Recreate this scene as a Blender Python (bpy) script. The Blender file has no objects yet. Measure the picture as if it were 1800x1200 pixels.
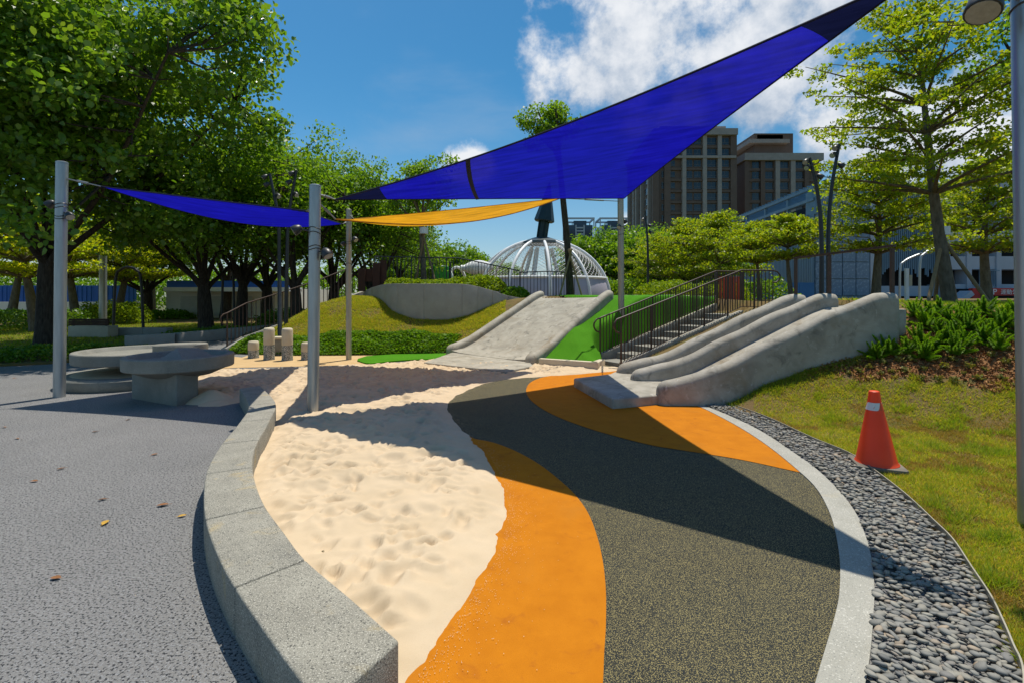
import bpy, bmesh, math, random
import numpy as np
from mathutils import Vector, Matrix
S = bpy.context.scene
COL = S.collection
R = math.radians
random.seed(11)
rng = np.random.default_rng(11)
EYE, FPX, HOR = 1.6, 850.0, 520.0       # eye height, focal length and horizon row measured on the 1800 px photograph

# ---------------------------------------------------------------- camera
cd = bpy.data.cameras.new('camera'); cam = bpy.data.objects.new('camera', cd); COL.objects.link(cam)
cam.location = (0, 0, EYE); cam.rotation_euler = (R(90), 0, 0)
cd.sensor_width = 36; cd.lens = FPX/1800*36; cd.shift_y = -(600-HOR)/1800
cd.clip_start = 0.05; cd.clip_end = 3000
S.camera = cam
# ---------------------------------------------------------------- light
SUN = Vector((0.17, 0.262, 1.0)).normalized()
sd = bpy.data.lights.new('sun', 'SUN'); sd.energy = 5.0; sd.angle = R(0.5); sd.color = (1, 0.945, 0.84)
sun = bpy.data.objects.new('sun', sd); COL.objects.link(sun)
sun.rotation_euler = SUN.to_track_quat('Z', 'Y').to_euler(); sun.location = (20, 30, 100)
S.view_settings.view_transform = 'Standard'; S.view_settings.look = 'None'
S.view_settings.exposure = 0.0; S.view_settings.gamma = 1.0
S.view_settings.use_curve_mapping = False

def build_world():
    w = bpy.data.worlds.new('World'); S.world = w; w.use_nodes = True
    nt = w.node_tree; N = nt.nodes; L = nt.links
    for n in list(N): N.remove(n)
    out = N.new('ShaderNodeOutputWorld'); bg = N.new('ShaderNodeBackground'); L.new(bg.outputs[0], out.inputs[0])
    bg.inputs[1].default_value = 0.082
    sky = N.new('ShaderNodeTexSky'); sky.sky_type = 'NISHITA'; sky.sun_disc = False
    sky.sun_elevation = math.asin(SUN.z); sky.sun_rotation = -math.atan2(SUN.x, SUN.y)
    sky.air_density = 1.0; sky.dust_density = 0.6; sky.ozone_density = 2.5
    hs = N.new('ShaderNodeHueSaturation'); hs.inputs['Saturation'].default_value = 1.40; hs.inputs['Value'].default_value = 1.38
    hs.inputs['Hue'].default_value = 0.487
    L.new(sky.outputs[0], hs.inputs['Color'])
    tc = N.new('ShaderNodeTexCoord')
    def math_(op, a, b=None, c=None, clamp=False):
        m = N.new('ShaderNodeMath'); m.operation = op; m.use_clamp = clamp
        for i, v in enumerate((a, b, c)):
            if v is None: continue
            if isinstance(v, (int, float)): m.inputs[i].default_value = v
            else: L.new(v, m.inputs[i])
        return m.outputs[0]
    def vmath(op, a, b=None):
        m = N.new('ShaderNodeVectorMath'); m.operation = op
        for i, v in enumerate((a, b)):
            if v is None: continue
            if isinstance(v, (tuple, list, Vector)): m.inputs[i].default_value = tuple(v)
            else: L.new(v, m.inputs[i])
        return m
    d = vmath('NORMALIZE', tc.outputs['Generated']).outputs[0]
    sep = N.new('ShaderNodeSeparateXYZ'); L.new(d, sep.inputs[0])
    def noise(vec, scale, detail, rough, lac=2.0, dist=0.0):
        n = N.new('ShaderNodeTexNoise'); n.inputs['Scale'].default_value = scale; n.inputs['Detail'].default_value = detail
        n.inputs['Roughness'].default_value = rough; n.inputs['Lacunarity'].default_value = lac; n.inputs['Distortion'].default_value = dist
        L.new(vec, n.inputs['Vector']); return n.outputs['Fac']
    # heaps of cumulus: places on the sky dome, round the whole horizon
    def pxdir(px, py): return Vector(((px-900)/FPX, 1, (HOR-py)/FPX)).normalized()
    heaps = [(pxdir(1140, 70), 0.17), (pxdir(1300, 95), 0.16), (pxdir(1010, 140), 0.10), (pxdir(1400, -20), 0.16),
             (pxdir(1480, 210), 0.10), (pxdir(1215, 170), 0.10), (pxdir(815, 290), 0.05), (pxdir(1700, 260), 0.11), (pxdir(1160, 390), 0.07)]
    for k in range(7):
        az = R(75+k*34); el = R([18, 30, 12, 38, 22, 14, 33, 20, 27][k])
        heaps.append((Vector((math.sin(az)*math.cos(el), math.cos(az)*math.cos(el), math.sin(el))), [0.12, .15, .11, .14, .13, .1, .12][k]))
    def density(vec, full):
        acc = None
        for c, r in heaps:
            dist = vmath('DISTANCE', vec, c).outputs['Value']
            t = math_('MULTIPLY_ADD', dist, -1.0/r, 1.0)
            acc = t if acc is None else math_('MAXIMUM', acc, t)
        acc = math_('MAXIMUM', acc, -1.0)
        n1 = noise(vec, 7.5, 9 if full else 6, 0.62)
        n1 = math_('SUBTRACT', n1, 0.5)
        return math_('MULTIPLY_ADD', n1, 3.4, math_('MULTIPLY_ADD', acc, 1.0, 0.04))
    den = density(d, True)
    alpha = N.new('ShaderNodeMapRange'); alpha.interpolation_type = 'SMOOTHSTEP'
    L.new(den, alpha.inputs[0]); alpha.inputs[1].default_value = 0.0; alpha.inputs[2].default_value = 0.75
    d2 = vmath('NORMALIZE', vmath('ADD', d, Vector((0.02, 0.0, 0.06))).outputs[0]).outputs[0]
    den2 = density(d2, False)
    shade = N.new('ShaderNodeMapRange'); shade.interpolation_type = 'SMOOTHSTEP'
    L.new(math_('SUBTRACT', den, den2), shade.inputs[0]); shade.inputs[1].default_value = -0.95; shade.inputs[2].default_value = 0.75
    thick = N.new('ShaderNodeMapRange'); L.new(den, thick.inputs[0]); thick.inputs[1].default_value = 0.2; thick.inputs[2].default_value = 1.4
    ccol = N.new('ShaderNodeMix'); ccol.data_type = 'RGBA'
    L.new(shade.outputs[0], ccol.inputs['Factor'])
    ccol.inputs['A'].default_value = (3.9, 5.2, 7.0, 1); ccol.inputs['B'].default_value = (10.4, 10.7, 11.2, 1)
    # thin high wisps, everywhere
    mp = N.new('ShaderNodeMapping'); mp.inputs['Scale'].default_value = (1.0, 1.0, 2.2); L.new(d, mp.inputs[0])
    wn = noise(mp.outputs[0], 2.1, 8, 0.55, dist=0.35)
    wr = N.new('ShaderNodeMapRange'); wr.interpolation_type = 'SMOOTHSTEP'; L.new(wn, wr.inputs[0])
    wr.inputs[1].default_value = 0.49; wr.inputs[2].default_value = 0.80; wr.inputs[4].default_value = 0.62
    lowr = N.new('ShaderNodeMapRange'); L.new(sep.outputs['Z'], lowr.inputs[0])      # milky air near the horizon
    lowr.inputs[1].default_value = 0.0; lowr.inputs[2].default_value = 0.33; lowr.inputs[3].default_value = 0.42; lowr.inputs[4].default_value = 0.0
    wisp = math_('MAXIMUM', wr.outputs[0], lowr.outputs[0])
    m1 = N.new('ShaderNodeMix'); m1.data_type = 'RGBA'
    L.new(wisp, m1.inputs['Factor']); L.new(hs.outputs[0], m1.inputs['A']); m1.inputs['B'].default_value = (3.9, 5.6, 7.8, 1)
    m2 = N.new('ShaderNodeMix'); m2.data_type = 'RGBA'
    L.new(alpha.outputs[0], m2.inputs['Factor']); L.new(m1.outputs['Result'], m2.inputs['A']); L.new(ccol.outputs['Result'], m2.inputs['B'])
    L.new(m2.outputs['Result'], bg.inputs[0])
build_world()

# ---------------------------------------------------------------- pixel -> place
def W(px, py, z=0.0):
    Y = (EYE-z)*FPX/(py-HOR); return Vector(((px-900)/FPX*Y, Y, z))
def D(px, py, Y): return Vector(((px-900)/FPX*Y, Y, EYE-(py-HOR)/FPX*Y))
def spline(pts, n=6):
    pts = [Vector(p) for p in pts]; out = []
    for i in range(len(pts)-1):
        p1, p2 = pts[i], pts[i+1]; p0 = pts[i-1] if i else p1*2-p2; p3 = pts[i+2] if i+2 < len(pts) else p2*2-p1
        for k in range(n):
            t = k/n
            out.append(0.5*((2*p1)+(p2-p0)*t+(2*p0-5*p1+4*p2-p3)*t*t+(3*p1-p0-3*p2+p3)*t**3))
    out.append(pts[-1]); return out
def lerp(a, b, t): return a+(b-a)*t

# ---------------------------------------------------------------- materials
MATS = {}
def mat(name, cols, scale=4.0, detail=5, rough=0.8, bump=0.0, bscale=40.0, spec=0.3, speck=None, metal=0.0, big=None, dist=0.0,
        island=False, lo=0.32, hi=0.68, trans=0.0, coat=0.0, stain=None, stretch=None, bdetail=4):
    m = bpy.data.materials.new(name); m.use_nodes = True; nt = m.node_tree; N = nt.nodes; L = nt.links
    b = N['Principled BSDF']; out = N['Material Output']
    b.inputs['Roughness'].default_value = rough; b.inputs['Specular IOR Level'].default_value = spec; b.inputs['Metallic'].default_value = metal
    if coat: b.inputs['Coat Weight'].default_value = coat; b.inputs['Coat Roughness'].default_value = 0.15
    geo = N.new('ShaderNodeNewGeometry'); tco = N.new('ShaderNodeTexCoord'); vec = tco.outputs['Object']
    if stretch:
        mp = N.new('ShaderNodeMapping'); mp.inputs['Scale'].default_value = stretch; L.new(vec, mp.inputs[0]); vec = mp.outputs[0]
    def noise(sc, dt, ds=0.0, v=None):
        n = N.new('ShaderNodeTexNoise'); n.inputs['Scale'].default_value = sc; n.inputs['Detail'].default_value = dt
        n.inputs['Roughness'].default_value = 0.6; n.inputs['Distortion'].default_value = ds; L.new(v or vec, n.inputs['Vector']); return n.outputs['Fac']
    ramp = N.new('ShaderNodeValToRGB'); e = ramp.color_ramp.elements
    while len(e) < len(cols): e.new(0.5)
    for i, c in enumerate(cols):
        e[i].position = i/(max(1, len(cols)-1)) if island else lo+(hi-lo)*i/max(1, len(cols)-1); e[i].color = (*c, 1)
    L.new(geo.outputs['Random Per Island'] if island else noise(scale, detail, dist), ramp.inputs[0])
    col = ramp.outputs[0]
    def mixc(fac, a, bcol, mode='MIX'):
        mx = N.new('ShaderNodeMix'); mx.data_type = 'RGBA'; mx.blend_type = mode; mx.clamp_factor = True
        if isinstance(fac, float): mx.inputs['Factor'].default_value = fac
        else: L.new(fac, mx.inputs['Factor'])
        L.new(a, mx.inputs['A'])
        if isinstance(bcol, tuple): mx.inputs['B'].default_value = (*bcol, 1)
        else: L.new(bcol, mx.inputs['B'])
        return mx.outputs['Result']
    def ramp2(src, a, b_):
        r = N.new('ShaderNodeMapRange'); L.new(src, r.inputs[0]); r.inputs[1].default_value = a; r.inputs[2].default_value = b_; r.interpolation_type = 'SMOOTHSTEP'
        return r.outputs[0]
    if big:        # patches: (scale, colour, lo, hi)
        for sc, c, a, z in (big if isinstance(big, list) else [big]):
            col = mixc(ramp2(noise(sc, 4, 0.3, tco.outputs['Object']), a, z), col, c)
    if stain:
        for sc, c, a, z in (stain if isinstance(stain, list) else [stain]):
            col = mixc(ramp2(noise(sc, 7, 0.8), a, z), col, c)
    if speck:      # grains: (scale, colour, lo, hi)
        for sc, c, a, z in (speck if isinstance(speck, list) else [speck]):
            col = mixc(ramp2(noise(sc, 2), a, z), col, c)
    L.new(col, b.inputs['Base Color'])
    if bump:
        bp = N.new('ShaderNodeBump'); bp.inputs['Strength'].default_value = bump; bp.inputs['Distance'].default_value = 0.02
        L.new(noise(bscale, bdetail), bp.inputs['Height']); L.new(bp.outputs[0], b.inputs['Normal'])
    if trans:
        tb = N.new('ShaderNodeBsdfTranslucent'); L.new(col, tb.inputs[0])
        g = N.new('ShaderNodeMix'); g.data_type = 'RGBA'; g.blend_type = 'MULTIPLY'; g.inputs['Factor'].default_value = 1.0
        L.new(col, g.inputs['A']); g.inputs['B'].default_value = (1.55, 1.45, 0.55, 1); L.new(g.outputs['Result'], tb.inputs[0])
        ms = N.new('ShaderNodeMixShader'); ms.inputs[0].default_value = trans
        L.new(b.outputs[0], ms.inputs[1]); L.new(tb.outputs[0], ms.inputs[2]); L.new(ms.outputs[0], out.inputs[0])
    MATS[name] = m; return m

def sail_mat(name, c_ref, c_tr, open_=0.12, tmix=.55):
    m = bpy.data.materials.new(name); m.use_nodes = True; nt = m.node_tree; N = nt.nodes; L = nt.links
    for n in list(N): N.remove(n)
    out = N.new('ShaderNodeOutputMaterial'); tc = N.new('ShaderNodeTexCoord')
    def noise(sc, dt, st=(1, 1, 1)):
        mp = N.new('ShaderNodeMapping'); mp.inputs['Scale'].default_value = st; L.new(tc.outputs['Object'], mp.inputs[0])
        n = N.new('ShaderNodeTexNoise'); n.inputs['Scale'].default_value = sc; n.inputs['Detail'].default_value = dt; L.new(mp.outputs[0], n.inputs['Vector']); return n.outputs['Fac']
    def var(c, f):
        r = N.new('ShaderNodeValToRGB'); L.new(f, r.inputs[0]); e = r.color_ramp.elements
        e[0].position = .3; e[1].position = .7; e[0].color = (*[v*.66 for v in c], 1); e[1].color = (*[v*1.16 for v in c], 1); return r.outputs[0]
    f = noise(3.0, 9, (.6, 3.4, 1))
    fine = noise(260, 1)
    d = N.new('ShaderNodeBsdfDiffuse'); L.new(var(c_ref, f), d.inputs[0])
    t = N.new('ShaderNodeBsdfTranslucent'); L.new(var(c_tr, f), t.inputs[0])
    bp = N.new('ShaderNodeBump'); bp.inputs['Strength'].default_value = .04; bp.inputs['Distance'].default_value = .01; L.new(fine, bp.inputs['Height'])
    L.new(bp.outputs[0], d.inputs['Normal']); L.new(bp.outputs[0], t.inputs['Normal'])
    m1 = N.new('ShaderNodeMixShader'); m1.inputs[0].default_value = tmix; L.new(d.outputs[0], m1.inputs[1]); L.new(t.outputs[0], m1.inputs[2])
    tr = N.new('ShaderNodeBsdfTransparent'); m2 = N.new('ShaderNodeMixShader'); m2.inputs[0].default_value = open_
    L.new(m1.outputs[0], m2.inputs[1]); L.new(tr.outputs[0], m2.inputs[2]); L.new(m2.outputs[0], out.inputs[0])
    return m

def leafmat(name, cols, trans=0.42, rough=0.42, spec=0.4):
    return mat(name, cols, island=True, rough=rough, spec=spec, trans=trans)

# ---------------------------------------------------------------- objects
ORG = {}
def org(o): return ORG.get(o.name, Vector((0, 0, 0))) if o else Vector((0, 0, 0))
def tag(o, label, cat=None, group=None, kind=None):
    if label: o['label'] = label
    if cat: o['category'] = cat
    if group: o['group'] = group
    if kind: o['kind'] = kind
    return o
def thing(name, label, cat, loc, group=None):
    o = bpy.data.objects.new(name, None); COL.objects.link(o); o.location = loc; o.empty_display_size = 0.2
    ORG[o.name] = Vector(loc); return tag(o, label, cat, group)
def link_mesh(name, me, m, parent=None, loc=None):
    o = bpy.data.objects.new(name, me); COL.objects.link(o)
    if m and not len(me.materials): me.materials.append(m)
    if parent: o.parent = parent; ORG[o.name] = org(parent)
    if loc is not None: o.location = Vector(loc)-org(parent)
    return o
class MB:
    def __init__(s): s.v = []; s.f = []
    def add(s, vs, fs):
        n = len(s.v); s.v += [tuple(v) for v in vs]; s.f += [tuple(i+n for i in f) for f in fs]; return s
    def obox(s, o, ax, ay, az):
        o, ax, ay, az = Vector(o), Vector(ax), Vector(ay), Vector(az)
        vs = [o, o+ax, o+ax+ay, o+ay, o+az, o+ax+az, o+ax+ay+az, o+ay+az]
        return s.add(vs, [(3, 2, 1, 0), (4, 5, 6, 7), (0, 1, 5, 4), (1, 2, 6, 5), (2, 3, 7, 6), (3, 0, 4, 7)])
    def box(s, c, size, rz=0.0):
        c = Vector(c); M = Matrix.Rotation(rz, 3, 'Z'); a = M@Vector((size[0], 0, 0)); b = M@Vector((0, size[1], 0)); z = Vector((0, 0, size[2]))
        return s.obox(c-a/2-b/2-z/2, a, b, z)
    def bar(s, p, q, w, h=None):
        p, q = Vector(p), Vector(q); d = (q-p).normalized(); u = d.cross(Vector((0, 0, 1)))
        if u.length < 1e-3: u = Vector((1, 0, 0))
        u.normalize(); n = u.cross(d); h = h or w
        return s.obox(p-u*w/2-n*h/2, q-p, n*h, u*w) if False else s.obox(p-u*w/2-n*h/2, u*w, n*h, q-p)
    def tube(s, pts, r, n=8, cap=True):
        pts = [Vector(p) for p in pts]; rs = r if isinstance(r, (list, tuple)) else [r]*len(pts); vs = []; fs = []
        prev = None
        for i, p in enumerate(pts):
            d = (pts[min(i+1, len(pts)-1)]-pts[max(i-1, 0)]).normalized()
            if prev is None:
                u = d.cross(Vector((0, 0, 1)));
                if u.length < 1e-2: u = d.cross(Vector((1, 0, 0)))
                u.normalize()
            else:
                u = prev-d*prev.dot(d); u.normalize()
            prev = u; w = d.cross(u)
            for k in range(n):
                a = 2*math.pi*k/n; vs.append(p+(u*math.cos(a)+w*math.sin(a))*rs[i])
        for i in range(len(pts)-1):
            for k in range(n): fs.append((i*n+k, i*n+(k+1) % n, (i+1)*n+(k+1) % n, (i+1)*n+k))
        if cap: fs += [tuple(range(n))[::-1], tuple((len(pts)-1)*n+k for k in range(n))]
        return s.add(vs, fs)
    def lathe(s, prof, c, n=24, sx=1.0, sy=1.0, rz=0.0):
        c = Vector(c); vs = []; fs = []
        for r, z in prof:
            for k in range(n):
                a = 2*math.pi*k/n; x, y = r*math.cos(a)*sx, r*math.sin(a)*sy
                vs.append(c+Vector((x*math.cos(rz)-y*math.sin(rz), x*math.sin(rz)+y*math.cos(rz), z)))
        m = len(prof)
        for i in range(m-1):
            for k in range(n): fs.append((i*n+k, i*n+(k+1) % n, (i+1)*n+(k+1) % n, (i+1)*n+k))
        fs += [tuple(range(n))[::-1], tuple((m-1)*n+k for k in range(n))]
        return s.add(vs, fs)
    def prism(s, poly, z0, z1):
        poly = [Vector((p[0], p[1])) for p in poly]; n = len(poly)
        ar = sum(poly[i].x*poly[(i+1) % n].y-poly[(i+1) % n].x*poly[i].y for i in range(n))
        if ar < 0: poly = poly[::-1]
        vs = [(p.x, p.y, z0) for p in poly]+[(p.x, p.y, z1) for p in poly]
        return s.add(vs, [tuple(range(n))[::-1], tuple(range(n, 2*n))]+[(i, (i+1) % n, n+(i+1) % n, n+i) for i in range(n)])
    def loft(s, rings, closed=True, cap=True):
        n = len(rings[0]); vs = [p for r in rings for p in r]; fs = []
        for i in range(len(rings)-1):
            for k in range(n if closed else n-1): fs.append((i*n+k, i*n+(k+1) % n, (i+1)*n+(k+1) % n, (i+1)*n+k))
        if cap and closed: fs += [tuple(range(n))[::-1], tuple((len(rings)-1)*n+k for k in range(n))]
        return s.add(vs, fs)
    def build(s, name, m, parent=None, base=None, smooth=35, bevel=0.0, seg=2):
        """one mesh object; given in world coordinates, stored relative to its thing (or to base)"""
        o0 = org(parent) if parent else (Vector(base) if base is not None else Vector((0, 0, 0)))
        me = bpy.data.meshes.new(name); me.from_pydata([(x-o0.x, y-o0.y, z-o0.z) for x, y, z in s.v], [], s.f)
        bm = bmesh.new(); bm.from_mesh(me); bmesh.ops.recalc_face_normals(bm, faces=bm.faces)
        if bevel:
            es = [e for e in bm.edges if len(e.link_faces) == 2 and e.calc_face_angle(0) > R(40)]
            bmesh.ops.bevel(bm, geom=es, offset=bevel, segments=seg, affect='EDGES', profile=.5, clamp_overlap=True)
        bm.to_mesh(me); bm.free()
        if smooth:
            me.polygons.foreach_set('use_smooth', [True]*len(me.polygons)); me.set_sharp_from_angle(angle=R(smooth))
        o = link_mesh(name, me, m, parent)
        if not parent and base is not None: o.location = base; ORG[o.name] = Vector(base)
        return o
def npmesh(name, V, k, smooth=False):
    """V: (n*k,3) corner points, every k of them one face"""
    me = bpy.data.meshes.new(name); nv = len(V); nf = nv//k
    me.vertices.add(nv); me.vertices.foreach_set('co', np.ascontiguousarray(V, dtype=np.float32).ravel())
    me.loops.add(nv); me.loops.foreach_set('vertex_index', np.arange(nv, dtype=np.int32))
    me.polygons.add(nf); me.polygons.foreach_set('loop_start', np.arange(0, nv, k, dtype=np.int32))
    if smooth: me.polygons.foreach_set('use_smooth', np.ones(nf, dtype=bool))
    me.update(calc_edges=True); return me
def gridmesh(name, X, Y, Z, keep=None):
    ny, nx = X.shape; V = np.stack([X, Y, Z], -1).reshape(-1, 3); idx = np.arange(nx*ny).reshape(ny, nx)
    F = np.stack([idx[:-1, :-1], idx[:-1, 1:], idx[1:, 1:], idx[1:, :-1]], -1)
    if keep is not None: F = F[keep]
    F = F.reshape(-1, 4); used = np.unique(F); mp = np.zeros(len(V), dtype=np.int64); mp[used] = np.arange(len(used)); F = mp[F]; V = V[used]
    me = bpy.data.meshes.new(name); me.vertices.add(len(V)); me.vertices.foreach_set('co', V.astype(np.float32).ravel())
    me.loops.add(F.size); me.loops.foreach_set('vertex_index', F.ravel().astype(np.int32))
    me.polygons.add(len(F)); me.polygons.foreach_set('loop_start', np.arange(0, F.size, 4, dtype=np.int32))
    me.polygons.foreach_set('use_smooth', np.ones(len(F), dtype=bool)); me.update(calc_edges=True); return me
def copy_tree(o, parent=None):
    c = o.copy(); COL.objects.link(c); c.parent = parent; ORG[c.name] = org(o)
    for ch in list(o.children): copy_tree(ch, c)
    return c
def sheet(name, poly, z, m, kind='structure', thick=0.0):
    mb = MB()
    if thick: mb.prism(poly, z-thick, z)
    else: mb.add([(p[0], p[1], z) for p in poly], [tuple(range(len(poly)))])
    o = mb.build(name, m, smooth=0)
    if o.data.polygons[0].normal.z < 0 and not thick: o.data.flip_normals()
    o['kind'] = kind; return o

# ---------------------------------------------------------------- noise and distance on arrays
def vnoise(x, y, seed=0):
    xi = np.floor(x).astype(np.int64); yi = np.floor(y).astype(np.int64); xf = x-xi; yf = y-yi
    def h(a, b):
        n = (a*374761393+b*668265263+seed*2246822519) & 0xFFFFFFFF
        n = ((n ^ (n >> 13))*1274126177) & 0xFFFFFFFF
        return ((n ^ (n >> 16)) & 0xFFFF)/65535.0
    u = xf*xf*xf*(xf*(xf*6-15)+10); v = yf*yf*yf*(yf*(yf*6-15)+10)
    return (h(xi, yi)*(1-u)+h(xi+1, yi)*u)*(1-v)+(h(xi, yi+1)*(1-u)+h(xi+1, yi+1)*u)*v
def fbm(x, y, o=4, seed=0):
    s = 0; a = .5
    for i in range(o): s = s+a*vnoise(x, y, seed+i*17); x = x*2.03+7.1; y = y*2.03+3.7; a *= .5
    return s
def sdist(x, y, poly):
    """signed distance, positive inside the closed polygon"""
    P = np.array([(p[0], p[1]) for p in poly]); Q = np.roll(P, -1, 0); best = np.full(x.shape, 1e9); ins = np.zeros(x.shape, dtype=bool)
    for (ax, ay), (bx, by) in zip(P, Q):
        dx, dy = bx-ax, by-ay; t = np.clip(((x-ax)*dx+(y-ay)*dy)/(dx*dx+dy*dy+1e-12), 0, 1)
        best = np.minimum(best, np.hypot(x-ax-t*dx, y-ay-t*dy))
        c = ((ay > y) != (by > y)) & (x < dx*(y-ay)/(by-ay+1e-15)+ax); ins ^= c
    return np.where(ins, best, -best)
def sstep(a, b, x): t = np.clip((x-a)/(b-a), 0, 1); return t*t*(3-2*t)

# ================================================================ materials in use
m_ground = mat('soil_far', [(.05, .075, .02), (.09, .10, .035), (.13, .10, .05)], scale=.6, rough=.95)
m_paving = mat('grey_rubber_granules', [(0.188, 0.183, 0.175), (0.228, 0.221, 0.211)], scale=1.2, rough=.9, bump=.75, bscale=70,
               speck=[(95, (.29, .293, .30), .52, .66), (75, (.022, .024, .028), .54, .61), (240, (.42, .425, .43), .66, .74)], big=(.5, (.17, .173, .178), .5, .75))
m_dark = mat('dark_rubber_granules', [(.016, .018, .018), (.026, .029, .027)], scale=3, rough=.85, bump=.5, bscale=160,
             speck=[(190, (.30, .245, .10), .52, .58), (330, (.016, .018, .018), .56, .66)], big=(1.3, (.02, .024, .022), .45, .8), stain=(2.1, (.055, .048, .032), .58, .78))
m_orange = mat('orange_rubber', [(.46, .150, .006), (.53, .182, .008)], scale=5, rough=.9, spec=.1, bump=.25, bscale=260, speck=(330, (.40, .13, .008), .58, .72),
               stain=[(1.6, (.45, .165, .015), .52, .76), (6.5, (.40, .125, .01), .56, .74)])
m_terr = mat('pale_terrazzo_band', [(.31, .30, .25), (.39, .375, .32)], scale=4, rough=.75, bump=.25, bscale=150,
             speck=[(150, (.20, .20, .18), .58, .66), (110, (.56, .54, .47), .60, .68)], stain=(2.5, (.42, .36, .24), .58, .8))
m_sand = mat('sand', [(0.541, 0.42, 0.273), (0.608, 0.48, 0.325)], scale=2.2, rough=.95, bump=.22, bscale=240, spec=.15, speck=(420, (.40, .28, .165), .62, .76))
m_tan = mat('tan_paving', [(.50, .33, .15), (.57, .40, .21)], scale=2.5, rough=.9, bump=.15, bscale=120, speck=(160, (.4, .26, .12), .6, .72))
m_conc = mat('exposed_aggregate_concrete', [(.225, .212, .172), (.305, .288, .235)], scale=5, rough=.85, bump=.35, bscale=120,
             speck=[(170, (.52, .49, .41), .56, .63), (130, (.085, .082, .07), .58, .65)], stain=[(3.2, (.36, .29, .16), .57, .70), (2.0, (.17, .165, .14), .55, .75)])
m_smooth = mat('smoothed_concrete', [(.255, .232, .182), (.34, .312, .248), (.415, .382, .31)], scale=2.6, detail=10, rough=.72, bump=.22, bscale=16, bdetail=9,
               stain=[(4.5, (.165, .152, .12), .53, .74), (1.3, (.26, .215, .145), .53, .74), (11, (.43, .40, .34), .58, .72)], dist=.6, spec=.35)
m_smooth2 = mat('cast_concrete', [(.19, .185, .155), (.265, .255, .215)], scale=3.0, detail=8, rough=.8, bump=.15, bscale=45,
                speck=(140, (.42, .41, .37), .62, .70), stain=(3.0, (.17, .165, .145), .55, .8), dist=.4)
m_cream = mat('cream_concrete', [(.52, .45, .32), (.60, .53, .39)], scale=3, rough=.8, bump=.1, bscale=60)
m_wallc = mat('retaining_wall_concrete', [(.30, .28, .245), (.38, .36, .32)], scale=2, detail=7, rough=.85, bump=.15, bscale=30, speck=(110, (.44, .42, .38), .62, .7), stain=(1.4, (.24, .22, .19), .55, .8))
m_turf = mat('artificial_turf', [(.055, .20, .006), (.075, .25, .010)], scale=1.2, rough=.95, bump=.5, bscale=320, speck=(380, (.04, .14, .005), .56, .7), spec=.1)
m_soil = mat('lawn_soil', [(0.115, 0.0875, 0.0242), (0.162, 0.106, 0.0352), (0.0945, 0.1, 0.0198)], scale=3.5, rough=.95, bump=.6, bscale=40, big=(1.1, (.13, .085, .036), .52, .68))
m_mulch = mat('bark_mulch', [(0.184, 0.0858, 0.032), (0.322, 0.16, 0.062)], scale=14, rough=.95, bump=.9, bscale=45)
m_steel = mat('galvanised_steel', [(.34, .36, .36), (.44, .46, .46)], scale=3, rough=.42, metal=.75, stretch=(6, 6, .7), spec=.5, bump=.03, bscale=20, stain=(2.0, (.26, .25, .22), .6, .8))
m_steel2 = mat('weathered_steel', [(.36, .33, .26), (.45, .42, .33)], scale=3, rough=.5, metal=.6, stretch=(6, 6, .7), spec=.5)
m_black = mat('black_metal', [(.018, .02, .022), (.03, .032, .034)], scale=6, rough=.42, spec=.5)
m_bronze = mat('bronze_brown_metal', [(.05, .026, .016), (.075, .04, .026)], scale=8, rough=.5, spec=.45)
m_corten = mat('rusty_brown_plate', [(.045, .018, .012), (.07, .03, .018)], scale=2, rough=.75)
m_white = mat('white_paint', [(0.784, 0.784, 0.784), (0.874, 0.874, 0.862)], scale=2, rough=.45)
m_lens = mat('lamp_glass', [(.30, .29, .26), (.38, .37, .34)], scale=30, rough=.25, spec=.6)
m_cable = mat('steel_cable', [(.30, .30, .29), (.38, .38, .37)], scale=30, rough=.4, metal=.8)

# ================================================================ terrain
sl_rail_x = [1.90, 2.05, 2.30, 2.73, 3.15, 3.79, 4.63, 5.13, 5.34, 5.62, 6.2]
sl_rail_z = [.25, .33, .375, .46, .63, .95, 1.35, 1.56, 1.63, 1.635, 1.60]
FOOT = [(-7.0, 70), (-7.6, 22), (-8.3, 18), (-8.6, 15), (-7.6, 13.6), (-5.2, 13.15), (-2.2, 13.4), (-1.5, 13.2), (.42, 11.2), (.7, 11.02), (1.8, 10.42), (2.05, 10.85),
        (2.7, 10.5), (2.95, 9.0), (3.05, 7.3), (3.3, 6.62), (6.1, 5.16), (9.0, 3.66), (14, 1.1), (60, -22), (60, 70)]
edge_px = [(1272, 707), (1345, 733), (1425, 770), (1490, 797), (1532, 825), (1590, 870), (1640, 917), (1675, 952), (1707, 1000), (1740, 1050), (1760, 1090), (1780, 1137), (1800, 1197)]
EDGE = [W(x, y, .03) for x, y in edge_px]
EDGE += [Vector((1.62, 1.55, .03)), Vector((1.1, 1.05, .03)), Vector((.3, .55, .03))]
EDGE = [Vector((p.x, p.y, 0)) for p in spline(EDGE, 5)]
LAWN = [(p.x, p.y) for p in EDGE]+[(.3, -3), (40, -3), (40, 14), (3.3, 14), (3.25, 8)]
CARVE = [((2.62, 11.58), (6.2, 13.85), .52, -.06, 1.22), ((-.60, 12.05), (1.70, 14.38), 1.34, -.04, 1.44)]
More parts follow.
